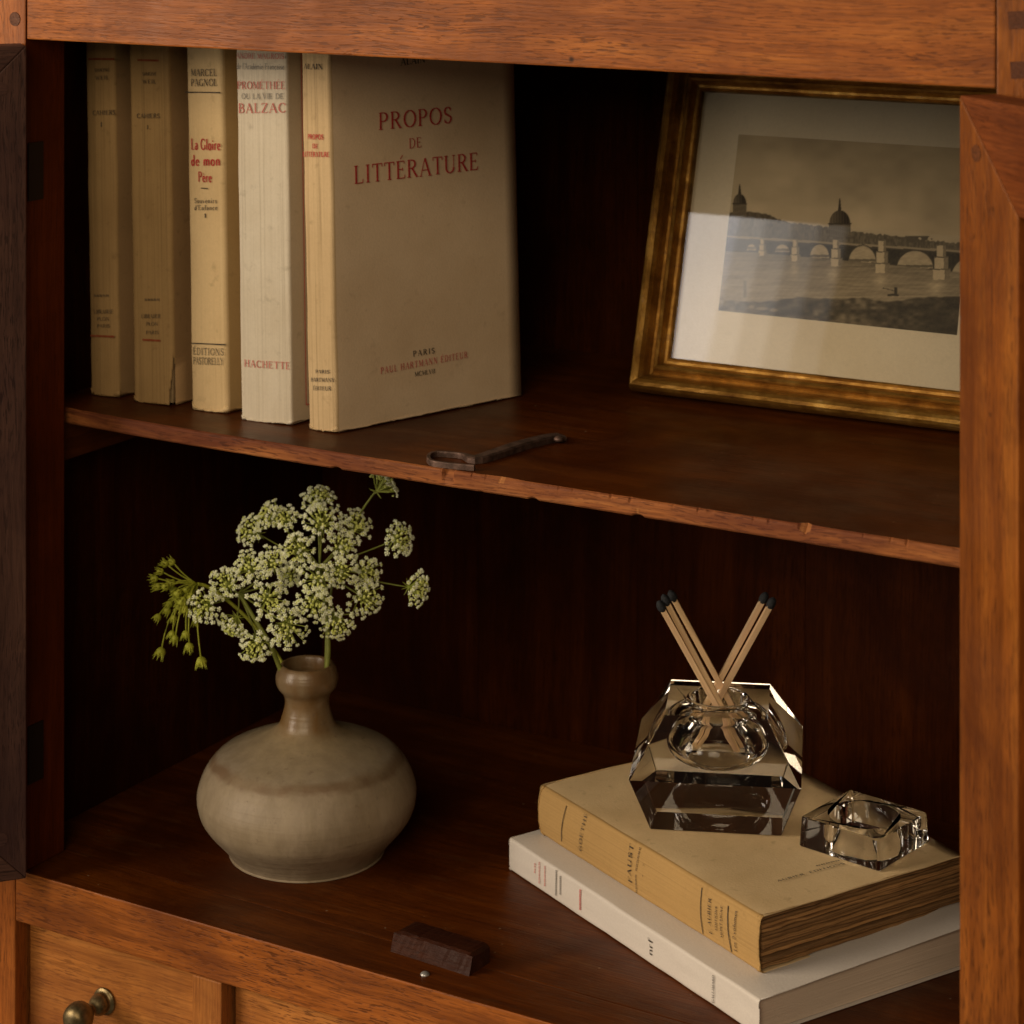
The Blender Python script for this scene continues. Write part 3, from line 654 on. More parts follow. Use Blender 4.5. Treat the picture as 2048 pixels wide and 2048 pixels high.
# ------------------------------------------------------------------ books
def book_matrix(o, U, D, H):
    M = Matrix.Identity(4)
    for i, v in enumerate((U, D, H)):
        for r in range(3): M[r][i] = v[r]
    for r in range(3): M[r][3] = o[r]
    return M
def ortho(M):
    R = M.to_3x3(); H = (R @ Vector((0, 0, 1))).normalized(); U = (R @ Vector((1, 0, 0))).normalized()
    return book_matrix(M.translation, U, H.cross(U).normalized(), H)
def make_book(name, M, th, dp, ht, mats, label, seed, cat='book', rough_edge=0.0018, tear=None, round_=0.0022, page_mat=None, flare=0.0, overhang=0.0, bow=0.0006):
    """U-shaped paper cover round a page block. local: x thickness, y depth from the spine, z height"""
    Mo = ortho(M); S = Mo.inverted() @ M                                   # S: the slant of a cocked paperback, baked into the meshes
    b = thing(name, Mo, label, cat)
    r = min(round_, th * 0.3); prof = []                                   # (x, y) outline of the cover, right board -> spine -> left board is reversed below
    nside = 14
    for i in range(nside): prof.append((0.0, dp - (dp - r) * i / nside))
    for i in range(6): a = math.pi + (math.pi / 2) * i / 5; prof.append((r + r * math.cos(a), r + r * math.sin(a)))
    for i in range(1, 10): t = i / 10; prof.append((r + (th - 2 * r) * t, -bow * math.sin(math.pi * t)))
    for i in range(6): a = 1.5 * math.pi + (math.pi / 2) * i / 5; prof.append((th - r + r * math.cos(a), r + r * math.sin(a)))
    for i in range(1, nside + 1): prof.append((th, r + (dp - r) * i / nside))
    nh = 60; zs = [ht * (0.5 - 0.5 * math.cos(math.pi * i / nh)) for i in range(nh + 1)]
    V, Fc, Fm = [], [], []
    for j, z in enumerate(zs):
        for k, (x, y) in enumerate(prof):
            fl_ = flare * (y / dp) * (1 if x > th / 2 else 0)
            zz = z
            e = rough_edge * (0.5 + 0.5 * nz(k * 0.9, seed, 1.0) + 0.4 * nz(k * 2.7, seed, 4.0)) + 0.0
            cw = math.exp(-((math.hypot(min(x, th - x), max(y, 0))) / 0.0025) ** 2) * rough_edge * 1.6
            if j == 0: zz = e + cw
            if j == nh: zz = ht - e - cw
            jx = 0.00025 * nz(x * 60 + seed, y * 60, z * 30) + 0.00012 * nz(x * 300, y * 300, z * 140 + seed)
            if x > th - 1e-5 and dp > 0.1: jx -= 0.0005 * math.exp(-((y - 0.0075) / 0.0013) ** 2)
            jy = 0.00030 * nz(x * 200 + 9, seed, z * 45) if y < r else 0
            V.append(S @ Vector((x + fl_ + jx, y + jy, zz)))
    n = len(prof)
    for j in range(nh):
        for k in range(n - 1):
            cx = (prof[k][0] + prof[k + 1][0]) / 2; cy = (prof[k][1] + prof[k + 1][1]) / 2; cz = (zs[j] + zs[j + 1]) / 2
            if tear and tear(cx, cy, cz): continue
            Fc.append((j * n + k, j * n + k + 1, (j + 1) * n + k + 1, (j + 1) * n + k)); Fm.append(1 if (cy < r + 1e-6 and len(mats) > 1) else 0)
    c = mesh_obj('cover', V, Fc, mats, b, True, Fm)
    so = c.modifiers.new('paper', 'SOLIDIFY'); so.thickness = 0.0004; so.offset = -1
    q = 0.0007
    bm = bmesh.new()
    vs = [bm.verts.new(S @ Vector((x + (flare * y / dp if x > th / 2 else 0), y, z))) for x in (q, th - q) for y in (0.0012, dp - 0.0008) for z in (0.0012 + overhang, ht - 0.0012 - overhang)]
    for f in ((0, 1, 3, 2), (4, 6, 7, 5), (0, 4, 5, 1), (2, 3, 7, 6), (0, 2, 6, 4), (1, 5, 7, 3)): bm.faces.new([vs[i] for i in f])
    bm_obj('page_block', bm, page_mat or PG_OLD, b)
    return b, c
def upright(pxl, pxr, yaw, yawd, lean):
    """spine from bottom-left pixel pxl to the x of pxr, standing on the shelf; the boards run back at yawd (a slightly cocked paperback)"""
    o = onz(*pxl, 0.0); U = Vector((math.cos(yaw), math.sin(yaw), 0)); D = Vector((math.sin(yawd), math.cos(yawd), 0))
    t = 0.0
    for k in range(2000):
        t = k * 0.00005
        if topx(o + U * t)[0] >= pxr: break
    Rm = Matrix.Rotation(-lean, 3, D)                       # lean towards the left
    U2, H2 = Rm @ U, Rm @ UP
    M = book_matrix(o, U2, D, H2)
    low = min((M @ Vector((x, 0, 0))).z for x in (0, t))
    M = Matrix.Translation((0, 0, -low)) @ M
    return M, t
def spine_text(b, M, rows, thick):
    H = Vector((0, 0, 1))
    pn = (M.to_3x3() @ Vector((0, 0, 1))).cross(M.to_3x3() @ Vector((1, 0, 0))).normalized() * -1
    for (nm, txt, pa, pb, cap, mat, wt, tr) in rows:
        text_px(nm, b, M, M @ Vector((0, -0.0007, 0)), pn, txt, pa, pb, cap, mat, wt, tr, Vdir=H, spine=(thick, 0.002, 0.0006))
def rule_px(name, b, M, pa, pb, wpx, mat):
    pn = (M.to_3x3() @ Vector((0, 0, 1))).cross(M.to_3x3() @ Vector((1, 0, 0))).normalized() * -1; pp_ = M @ Vector((0, -0.0007, 0))
    Mi = ortho(M).inverted(); a, c = Mi @ onplane(*pa, pp_, pn), Mi @ onplane(*pb, pp_, pn)
    a.y = c.y = -0.0012; h = Vector((0, 0, wpx * 1.2 / F_PX / 2))
    mesh_obj(name, [a - h, c - h, c + h, a + h], [(0, 1, 2, 3)], mat, b)
LEAN = math.radians(-1.3)
# 1 and 2: the two volumes of one set
M1, t1 = upright((179, 789), 236, math.radians(3), math.radians(4), math.radians(1.1))
b1, _ = make_book('book', M1, t1, 0.128, 0.190, [C_WEIL, P_WEIL], 'worn tan paperback volume one at the end of the row beside the cabinet wall', 11.3)
spine_text(b1, M1, [('spine_text', 'SIMONE', (190, 144), (219, 143), 7, INK_F, 1.3, 0.05), ('spine_text', 'WEIL', (192, 160), (218, 159), 8, INK_F, 1.3, 0.1), ('spine_text', 'CAHIERS', (186, 230), (230, 229), 9, INK_F, 1.5, 0.05), ('spine_text', 'I', (201, 253), (206, 253), 9, INK_F, 1.3, 0.05), ('spine_text', '~~~~~', (188, 594), (218, 594), 7, INK_F, 1.0, 0.1), ('spine_text', 'LIBRAIRIE', (188, 627), (226, 627), 8, INK_F, 1.2, 0.05), ('spine_text', 'PLON', (195, 641), (219, 641), 7, INK_F, 1.2, 0.05), ('spine_text', 'PARIS', (195, 655), (220, 655), 7, INK_F, 1.2, 0.05)], t1)
rule_px('spine_rule', b1, M1, (178, 118), (230, 118), 4, INK_B); rule_px('spine_rule', b1, M1, (182, 671), (230, 673), 4, INK_B)
M2, t2 = upright((266, 803), 346, math.radians(3), math.radians(4), math.radians(1.1))
tz = 0.016
b2, _ = make_book('book', M2, t2, 0.128, 0.190, [C_WEIL, P_WEIL], 'worn tan paperback volume two with its spine torn open at the foot', 27.9, tear=lambda x, y, z: z < 0.024 and abs((x - t2) + y - 0.001) < 0.0001 + 0.0042 * (1 - z / 0.024) and y < 0.006 and x > t2 - 0.004)
spine_text(b2, M2, [('spine_text', 'SIMONE', (286, 151), (314, 151), 7, INK_F, 1.3, 0.05), ('spine_text', 'WEIL', (286, 167), (313, 167), 8, INK_F, 1.3, 0.1), ('spine_text', 'CAHIERS', (274, 236), (320, 236), 9, INK_F, 1.5, 0.05), ('spine_text', 'I.', (294, 258), (302, 258), 8, INK_F, 1.3, 0.05), ('spine_text', '~~~~~', (290, 602), (320, 602), 7, INK_F, 1.0, 0.1), ('spine_text', 'LIBRAIRIE', (283, 636), (323, 636), 8, INK_F, 1.2, 0.05), ('spine_text', 'PLON', (293, 651), (317, 651), 7, INK_F, 1.2, 0.05), ('spine_text', 'PARIS', (293, 668), (318, 668), 7, INK_F, 1.2, 0.05)], t2)
rule_px('spine_rule', b2, M2, (276, 120), (318, 121), 4, INK_B); rule_px('spine_rule', b2, M2, (286, 679), (322, 681), 4, INK_B)
M3, t3 = upright((382, 819), 455, math.radians(3), math.radians(5), math.radians(1.2))
b3, _ = make_book('book', M3, t3, 0.122, 0.191, [C_PAGNOL, P_PAGNOL], 'cream paperback spine with black author name and bold red title, frayed foot', 41.7, rough_edge=0.0020)
spine_text(b3, M3, [('author_name', 'MARCEL', (382, 152), (434, 152), 14, INK_K, 1.0, 0.04), ('author_name', 'PAGNOL', (382, 172), (435, 172), 14, INK_K, 1.0, 0.04), ('spine_title', 'La Gloire', (382, 299), (440, 300), 22, INK_R, 1.35, 0.06), ('spine_title', 'de mon', (382, 331), (440, 331), 21, INK_R, 1.35, 0.1), ('spine_title', 'Père', (397, 363), (424, 364), 20, INK_R, 1.35, 0.06), ('spine_text', 'Souvenirs', (389, 406), (434, 406), 10, INK_K, 1.0, 0.1), ('spine_text', "d'Enfance", (389, 420), (435, 420), 10, INK_K, 1.0, 0.1), ('spine_text', 'I', (409, 435), (414, 435), 8, INK_K, 1.2, 0.1), ('publisher_name', 'ÉDITIONS', (386, 709), (447, 711), 14, INK_K, 0.8, 0.14), ('publisher_name', 'PASTORELLY', (386, 728), (447, 730), 14, INK_K, 0.9, 0.04)], t3)
rule_px('spine_rule', b3, M3, (372, 184), (442, 185), 2.2, INK_K); rule_px('spine_rule', b3, M3, (384, 686), (453, 689), 2.2, INK_K); rule_px('spine_rule', b3, M3, (403, 376), (417, 377), 1.8, INK_K)
M4, t4 = upright((482, 839), 584, math.radians(4), math.radians(6), math.radians(1.1))
b4, _ = make_book('book', M4, t4, 0.122, 0.193, [C_BALZAC, P_BALZAC], 'thick pale cream book with faded red biography title on its spine', 53.1, rough_edge=0.0011, round_=0.0013)
spine_text(b4, M4, [('author_name', 'ANDRÉ MAUROIS', (472, 117), (568, 118), 11, INK_PR, 1.0, 0.04), ('spine_text', "de l'Académie Française", (473, 138), (568, 139), 12, INK_G, 0.9, 0.05), ('spine_title', 'PROMÉTHÉE', (474, 178), (570, 178), 15, INK_PR, 1.0, 0.05), ('spine_title', 'OU LA VIE DE', (483, 198), (567, 198), 11, INK_G, 0.9, 0.08), ('spine_title', 'BALZAC', (476, 226), (572, 225), 19, INK_PR, 0.9, 0.09), ('publisher_name', 'HACHETTE', (488, 733), (580, 739), 14, INK_PR, 1.0, 0.10)], t4)
# hairline frame printed on its right board
def board_line(b, M, th, pts, wd, mat):
    S = ortho(M).inverted() @ M
    for (y0, z0), (y1, z1) in zip(pts, pts[1:]):
        d = Vector((0, y1 - y0, z1 - z0)).normalized(); n = Vector((0, -d.z, d.y)) * wd / 2; x = th + 0.0006
        mesh_obj('cover_rule', [S @ q for q in (Vector((x, y0, z0)) - n, Vector((x, y1, z1)) - n, Vector((x, y1, z1)) + n, Vector((x, y0, z0)) + n)], [(0, 1, 2, 3)], mat, b)
board_line(b4, M4, t4, [(0.1, 0.008), (0.010, 0.008), (0.010, 0.185), (0.1, 0.185)], 0.0006, INK_PR)
M5, t5 = upright((616, 858), 673, math.radians(-3), math.radians(17.6), math.radians(1.9))
b5, _ = make_book('book', M5, t5, 0.121, 0.1925, [C_PROPOS, P_PROPOS], 'tan paperback on literature turned to show its plain front cover with large red title', 67.7, rough_edge=0.0013, round_=0.0018)
spine_text(b5, M5, [('author_name', 'ALAIN', (607, 138), (646, 139), 11, INK_K, 1.1, 0.04), ('spine_title', 'PROPOS', (616, 278), (647, 279), 10, INK_R, 1.5, 0.05), ('spine_title', 'DE', (626, 296), (637, 297), 9, INK_R, 1.5, 0.05), ('spine_title', 'LITTÉRATURE', (606, 313), (658, 314), 10, INK_R, 1.5, 0.05), ('publisher_name', 'PARIS', (632, 746), (659, 747), 7, INK_K, 1.3, 0.1), ('publisher_name', 'HARTMANN', (622, 763), (668, 764), 8, INK_K, 1.3, 0.1), ('publisher_name', 'ÉDITEUR', (627, 780), (662, 781), 8, INK_K, 1.3, 0.1)], t5)
cn = (M5.to_3x3() @ Vector((0, 1, 0))).cross(M5.to_3x3() @ Vector((0, 0, 1))).normalized(); cp = M5 @ Vector((t5 + 0.0006, 0, 0))
for nm, txt, pa, pb, cap, mat, wt, tr in [('author_name', 'ALAIN', (801, 131), (851, 125), 15, INK_K, 1.1, 0.06), ('cover_title', 'PROPOS', (757, 260), (904, 246), 34, INK_R, 0.95, 0.10), ('cover_title', 'DE', (818, 297), (843, 294), 20, INK_R, 0.9, 0.1), ('cover_title', 'LITTÉRATURE', (708, 368), (957, 339), 36, INK_R, 0.95, 0.08), ('publisher_name', 'PARIS', (826, 713), (869, 706), 11, INK_K, 1.3, 0.25), ('publisher_name', 'PAUL HARTMANN ÉDITEUR', (761, 748), (935, 715), 13, INK_PR, 1.2, 0.18), ('publication_year', 'MCMLVII', (829, 753), (870, 746), 9, INK_K, 1.2, 0.06)]:
    text_px(nm, b5, M5, cp, cn, txt, pa, pb, cap, mat, wt, tr, Vdir=Vector((0, 0, 1)))

# the two books lying in a stack
def lying(near_px, left_px, z):
    a, b = onz(*near_px, z), onz(*left_px, z)
    H = (b - a); ln = H.length; H.normalize(); D = Vector((H.y, -H.x, 0)); D = -D if D.dot(FW) < 0 else D
    return book_matrix(a, UP, D, H), ln
MW, lw = lying((1519, 2075), (1018.7, 1740), ZF)
tw_ = 0.0158
bw, cw_ = make_book('book', MW, tw_, 0.140, lw, [P_WHITE], 'smooth white paperback lying flat on the cabinet floor under a tan book', 71.2, rough_edge=0.0002, round_=0.0014, page_mat=PG_WHITE, overhang=0.0008, flare=0.0035, bow=0.0)
def lying_text(b, M, rows, sp):
    pn = (M.to_3x3() @ Vector((0, 0, 1))).cross(M.to_3x3() @ Vector((1, 0, 0))).normalized() * -1
    for nm, txt, pa, pb, cap, mat, wt, tr in rows:
        text_px(nm, b, M, M @ Vector((0, -0.0007, 0)), pn, txt, pa, pb, cap, mat, wt, tr, Vdir=Vector((0, 0, 1)), spine=sp)
lying_text(bw, MW, [('spine_title', '~~', (1070, 1747), (1070, 1727), 5, INK_PR, 1.2, 0.1), ('spine_title', '~~~~~~', (1079, 1768), (1079, 1725), 5.5, INK_PR, 1.2, 0.1), ('spine_title', '~~~~~', (1090, 1773), (1090, 1733), 5.5, INK_PR, 1.2, 0.1), ('author_name', '~~~~~~~', (1112, 1792), (1113, 1741), 6, INK_G, 1.4, 0.06), ('author_name', '~~~~~', (1121, 1790), (1121, 1753), 6, INK_G, 1.4, 0.06), ('spine_title', '~~~~~', (1161, 1821), (1161, 1780), 7, INK_R, 1.4, 0.06), ('publisher_emblem', 'nrf', (1303, 1913), (1303, 1880), 13, INK_K, 0.9, 0.0), ('publisher_name', 'GALLIMARD', (1427, 2007), (1428, 1952), 7, INK_K, 1.3, 0.08)], (tw_, 0.0014, 0.0))
ZW = ZF + tw_ + 0.0006
MF, lf = lying((1522, 1948), (1080, 1669), ZW)
tf = 0.0246
fb, fc = make_book('book', MF, tf, 0.121, lf, [P_FAUST, P_FSPINE], 'old yellowed thick paperback with uncut brown pages lying on top of a white book', 83.4, rough_edge=0.0014, round_=0.0020, page_mat=PG_FAUST, overhang=0.0024, bow=0.0012)
# folded gatherings of the page block, seen at the foot
rng = random.Random(9)
ng = 13; gx = 0.0012
for i in range(ng):
    g0 = 0.0010 + (tf - 0.0020) * i / ng; g1 = 0.0010 + (tf - 0.0020) * (i + 1) / ng
    nseg = 24; V = []; off = rng.uniform(-0.0010, 0.0012)
    for k in range(nseg + 1):
        y = 0.0016 + (0.1195 + rng.uniform(-0.0005, 0.0005) - 0.0016) * k / nseg
        e = 0.0010 + off + 0.0009 * nz(k * 0.55, i * 3.3) + 0.0006 * nz(k * 2.1, i * 1.7)
        mid = (g0 + g1) / 2; hg = (g1 - g0) / 2 - 0.00016
        V += [(mid - hg, y, 0.012), (mid - hg, y, e + 0.0005), (mid - hg * 0.5, y, e), (mid + hg * 0.5, y, e), (mid + hg, y, e + 0.0005), (mid + hg, y, 0.012)]
    Fc = []
    for k in range(nseg):
        for q in range(5): Fc.append((k * 6 + q, k * 6 + q + 1, (k + 1) * 6 + q + 1, (k + 1) * 6 + q))
    Fc.append(tuple(range(6))); Fc.append(tuple(nseg * 6 + q for q in range(6))[::-1])
    mesh_obj('page_gathering', V, Fc, PG_FAUST, fb)
lying_text(fb, MF, [('author_name', 'GOETHE', (1164, 1703), (1173, 1628), 9, INK_F, 1.4, 0.16), ('spine_title', 'FAUST', (1265, 1767), (1266, 1690), 12, INK_K, 1.1, 0.12), ('spine_text', '~~~~~ ~~~~~~', (1273, 1787), (1280, 1695), 5, INK_F, 1.2, 0.1), ('spine_text', '. .', (1289, 1753), (1289, 1727), 8, INK_K, 2.0, 0.3), ('publisher_name', 'F. AUBIER', (1425, 1869), (1423, 1797), 9, INK_K, 1.1, 0.08), ('publisher_name', 'ÉDITIONS', (1437, 1861), (1436, 1813), 6, INK_K, 1.2, 0.08), ('publisher_name', 'MONTAIGNE', (1447, 1876), (1446, 1812), 6, INK_K, 1.2, 0.08), ('spine_text', 'Les 2 volumes', (1474, 1904), (1474, 1822), 9, INK_K, 1.0, 0.05)], (tf, 0.002, 0.0012))
def spine_rule_lying(b, M, pa, pb, wpx):
    pn = (M.to_3x3() @ Vector((0, 0, 1))).cross(M.to_3x3() @ Vector((1, 0, 0))).normalized() * -1; pp_ = M @ Vector((0, -0.0012, 0))
    a, c = M.inverted() @ onplane(*pa, pp_, pn), M.inverted() @ onplane(*pb, pp_, pn)
    V = []; h = wpx * 1.1 / F_PX / 2
    for i in range(9):
        t = i / 8; p = a.lerp(c, t); x = p.x
        y = -0.0012 * math.sin(math.pi * max(0, min(1, (x - 0.002) / (tf - 0.004)))) - 0.0004
        V += [(x, y, p.z - h), (x, y, p.z + h)]
    mesh_obj('spine_rule', V, [(2 * i, 2 * i + 1, 2 * i + 3, 2 * i + 2) for i in range(8)], INK_K, b)
spine_rule_lying(fb, MF, (1121, 1683), (1130, 1612), 2.2); spine_rule_lying(fb, MF, (1403, 1869), (1401, 1776), 2.2); spine_rule_lying(fb, MF, (1460, 1905), (1454, 1812), 2.6)
ctn = UP.copy(); ctp = MF @ Vector((tf + 0.0005, 0, 0))
for nm, txt, pa, pb, cap, mat, wt, tr in [('publisher_name', 'AUBIER, ÉDITIONS', (1556, 1764), (1690, 1728), 7, INK_K, 1.3, 0.12), ('publisher_name', '~~~~~', (1634, 1733), (1680, 1722), 6, INK_K, 1.3, 0.12)]:
    text_px(nm, fb, MF, ctp, ctn, txt, pa, pb, cap, mat, wt, tr)

# ------------------------------------------------------------------ framed etching, leaning back
PHI = math.radians(16)
fa, fb_ = onz(1253.5, 779, 0.0046), onz(1921.5, 862, 0.0046)
fu = (fb_ - fa).normalized(); fnh = Vector((-fu.y, fu.x, 0)); fv = (fnh * math.sin(PHI) + UP * math.cos(PHI)).normalized(); fn = fu.cross(fv).normalized()
if fn.dot(CAM - fa) < 0: fn = -fn
FT = 0.014
fo = fa - fn * FT                                  # back plane, lower left corner
MFr = book_matrix(fo, fu, fv, fn)
fri = MFr.inverted()
def on_glass(x, y, wz=0.0055): return fri @ onplane(x, y, fo + fn * wz, fn)
gl, gt = on_glass(1343.6, 715.4), on_glass(1405.6, 183.1)
U0 = on_glass(1253.5, 777, 0.014).x; GU0 = (gl.x + gt.x) / 2; GV0 = gl.y; GV1 = gt.y
pr_bl, pr_br, pr_tl = on_glass(1437, 624.6), on_glass(1912, 665), on_glass(1465.6, 266.8)
PU0, PU1, PV0, PV1 = (pr_bl.x + pr_tl.x) / 2 + 0.0008, pr_br.x, (pr_bl.y + pr_br.y) / 2, pr_tl.y
GU1 = PU1 + (PU0 - GU0)
MWd = GU0 - U0
V0f = 0.0
MWb = GV0 - V0f
print('frame', U0, GU0, GU1, GV0, GV1, MWd, MWb, 'print', PU0, PU1, PV0, PV1, 'frame back y', (MFr @ Vector((0, GV1 + MWd, 0))))
fr = thing('framed_picture', MFr, 'gilt framed etching of a bridge and domed buildings leaning back on the upper shelf', 'picture')
FP = [(0, 0), (0, 0.0075), (0.02, 0.0112), (0.07, 0.0146), (0.15, 0.0169), (0.24, 0.0175), (0.33, 0.0162), (0.40, 0.0134), (0.44, 0.0104), (0.48, 0.0082), (0.54, 0.0074), (0.60, 0.0086), (0.635, 0.0112), (0.69, 0.0122), (0.745, 0.0112), (0.775, 0.0086), (0.83, 0.0068), (0.90, 0.0066), (0.96, 0.0074), (0.985, 0.0068), (1.0, 0.0048), (1.0, 0.0)]
def moulding(c0, c1, i0, i1):
    """outer corners c0,c1 and inner corners i0,i1 in (u,v)"""
    V = []; nseg = 40
    for t in [i / nseg for i in range(nseg + 1)]:
        for a, h in FP:
            p0 = Vector(c0).lerp(Vector(i0), a); p1 = Vector(c1).lerp(Vector(i1), a); p = p0.lerp(p1, t)
            V.append((p.x + 0.00012 * nz(t * 60, a * 9), p.y + 0.00012 * nz(t * 60, a * 9, 3), h + (0.00025 * nz(t * 30, a * 11, 6) if h > 0.001 else 0)))
    n = len(FP); Fc = []
    for i in range(nseg):
        for k in range(n - 1): Fc.append((i * n + k, i * n + k + 1, (i + 1) * n + k + 1, (i + 1) * n + k))
        Fc.append((i * n + n - 1, i * n, (i + 1) * n, (i + 1) * n + n - 1))
    Fc.append(tuple(range(n))); Fc.append(tuple(nseg * n + k for k in range(n))[::-1])
    o = mesh_obj('moulding', V, Fc, GOLD, fr)
    b = bmesh.new(); b.from_mesh(o.data); bmesh.ops.recalc_face_normals(b, faces=b.faces); b.to_mesh(o.data); b.free()
    return o
oL, oR, oB, oT = U0, GU1 + MWd, V0f, GV1 + MWd
moulding((oL, oB), (oR, oB), (GU0, GV0), (GU1, GV0)); moulding((oR, oB), (oR, oT), (GU1, GV0), (GU1, GV1))
moulding((oR, oT), (oL, oT), (GU1, GV1), (GU0, GV1)); moulding((oL, oT), (oL, oB), (GU0, GV1), (GU0, GV0))
bm_obj('backing_board', box_bm(GU0 - 0.003, GU1 + 0.003, GV0 - 0.003, GV1 + 0.003, 0.0006, 0.0030, 0), D_X, fr)
bm_obj('print_sheet', box_bm(GU0 - 0.003, GU1 + 0.003, GV0 - 0.003, GV1 + 0.003, 0.0031, 0.0036, 0), P_MAT, fr)
bm_obj('glass_pane', box_bm(GU0 - 0.002, GU1 + 0.002, GV0 - 0.002, GV1 + 0.002, 0.0042, 0.0058, 0), PGLASS, fr)
# the etched picture itself: ink tones on a fine grid of the sheet
def etching():
    nu, nv = 380, 270
    us = np.linspace(PU0, PU1, nu); vs = np.linspace(PV0, PV1, nv)
    Ug, Vg = np.meshgrid(us, vs)
    X = np.zeros_like(Ug); Y = np.zeros_like(Ug)
    # position on the sheet in the drawing's own units
    a = np.array(MFr)[:3, :3]; o = np.array(MFr)[:3, 3]
    Pw = o + Ug[..., None] * a[:, 0] + Vg[..., None] * a[:, 1] + 0.0038 * a[:, 2]
    d = Pw - np.array(CAM); z = d @ np.array(FW)
    X = ((1024 + F_PX * (d @ np.array(RT)) / z) - 1200) * 2.278; Y = ((Y0 - F_PX * d[..., 2] / z) - 100) * 2.278
    rs_ = np.random.RandomState(3)
    def vn(sx, sy, seed):
        g = np.random.RandomState(seed).rand(80, 80); x = X / sx; y = Y / sy
        xi = np.floor(x).astype(int); yi = np.floor(y).astype(int); fx = x - xi; fy = y - yi
        fx = fx * fx * (3 - 2 * fx); fy = fy * fy * (3 - 2 * fy); m = lambda i, j: g[(yi + j) % 80, (xi + i) % 80]
        return (m(0, 0) * (1 - fx) + m(1, 0) * fx) * (1 - fy) + (m(0, 1) * (1 - fx) + m(1, 1) * fx) * fy
    sm = lambda e0, e1, v: np.clip((v - e0) / (e1 - e0), 0, 1)
    T = 0.76 + 0.20 * vn(170, 110, 1) + 0.10 * vn(60, 40, 2) - 0.08 * (1 - sm(400, 520, Y))         # sky
    T = T - 0.03 * vn(4, 4, 5)
    sk = 0.06 * (X - 600)                                                                           # drawing runs downhill to the right
    def put(mask, tone):
        nonlocal T; T = T * (1 - mask) + tone * mask
    edge = lambda v, w=3.0: np.clip(0.5 + v / w, 0, 1)
    # far buildings
    prof = np.interp(X, [540, 600, 650, 740, 780, 800, 860, 900, 1030, 1060, 1140, 1250, 1400, 1500, 1640], [745, 740, 735, 742, 752, 768, 786, 790, 806, 815, 828, 838, 850, 868, 880])
    put(edge(Y - prof - 10 * (vn(9, 300, 7) - 0.5)), 0.22 + 0.20 * vn(6, 14, 8) - 0.06 * (X < 860))
    # trees on the right, posts
    put(edge(15 - np.abs(Y - 862)) * edge(60 - np.abs(X - 1455)) * (vn(14, 10, 21) > 0.35), 0.25)
    def dome(cx, ytop, ydome, ydrum, ybase, hw, tone):
        sp = np.abs(X - cx) < 2.5 + 5 * sm(ytop, ydome, Y); put((sp & (Y > ytop) & (Y < ydome + 4)).astype(float), tone * 0.8)
        r = np.clip(1 - ((Y - ydrum) / (ydome - ydrum)) ** 2, 0, 1) ** 0.5
        inside = (Y > ydome) & (Y < ydrum)
        t = np.clip((Y - ydome) / (ydrum - ydome), 0, 1); hwid = hw * np.sqrt(np.clip(1 - (1 - t) ** 2, 0, 1))
        put(edge(hwid - np.abs(X - cx)) * inside, tone + 0.16 * np.clip((cx - X) / hw, -0.6, 1) + 0.05 * np.sin(X * 0.5))
        put(edge(hw * 1.04 - np.abs(X - cx)) * ((Y >= ydrum) & (Y < ybase)), tone + 0.08 + 0.12 * (np.sin(X * 0.75) > 0.2))
        put(edge(hw * 1.12 - np.abs(X - cx)) * (np.abs(Y - ydrum) < 3), tone * 0.7)
    dome(636, 612, 655, 700, 760, 30, 0.20); dome(1092, 675, 730, 792, 852, 48, 0.20)
    # bridge
    deck = 846 + 0.064 * (X - 560)
    base = np.interp(X, [560, 740, 890, 1075, 1285, 1555, 1660], [915, 925, 940, 955, 975, 1005, 1015])
    br = edge(Y - deck) * edge(base - Y)
    put(br, 0.09 + 0.08 * vn(8, 8, 11))
    put((np.abs(Y - deck - 2) < 5).astype(float), 0.62); put((np.abs(Y - deck - 11) < 2.5).astype(float), 0.2)
    for cx, hw, top, bs in [(690, 22, 885, 912), (830, 32, 886, 920), (1000, 44, 886, 948), (1195, 62, 893, 968), (1435, 82, 915, 995), (1680, 80, 950, 1040)]:
        e = 1 - ((X - cx) / hw) ** 2 - (np.clip(bs - Y, 0, None) / (bs - top)) ** 2
        put(edge(e, 0.12) * (Y < bs), 0.72 + 0.16 * vn(16, 6, 12)); put(edge(e, 0.12) * (np.abs(Y - bs + 10) < 6), 0.35)
        ring = np.abs(e + 0.10) < 0.09; put((ring & (Y < bs)).astype(float) * 0.7, 0.16)
    for cx, hw, top, bt in [(740, 17, 858, 940), (890, 21, 860, 966), (1075, 26, 860, 990), (1285, 32, 864, 1022), (1555, 38, 885, 1052)]:
        t = sm(top, bt, Y); wd = hw * (0.55 + 0.55 * np.floor(t * 3) / 2); m = edge(wd - np.abs(X - cx)) * ((Y > top) & (Y < bt))
        put(m, 0.98 - 0.45 * (X > cx + wd * 0.35) - 0.1 * vn(5, 5, 13)); put(m * (np.abs((t * 3) % 1 - 0.04) < 0.07), 0.35)
    # river
    wat = edge(Y - base) * 1.0
    pm = np.zeros_like(X)
    for cx, hw, top, bt in [(740, 14, 862, 938), (890, 18, 866, 962), (1075, 23, 868, 985), (1285, 30, 872, 1015), (1555, 38, 895, 1046)]: pm = np.maximum(pm, (np.abs(X - cx) < hw) * (Y < bt))
    wt = 0.46 - 0.13 * sm(1060, 930, Y) + 0.16 * vn(90, 7, 14) + 0.10 * vn(30, 4, 15) - 0.06 * (np.sin(Y * 1.1) > 0.5)
    T = T * (1 - wat * (1 - pm)) + wt * wat * (1 - pm)
    for cx, hw, bt in [(885, 20, 962), (1060, 26, 985), (1275, 28, 1015), (1530, 36, 1046)]:
        m = np.exp(-((X - cx) / hw) ** 2) * np.exp(-((Y - bt - 35) / 32) ** 2) * (Y > bt - 2); T = T + 0.30 * m * (0.6 + 0.6 * vn(16, 5, 16))
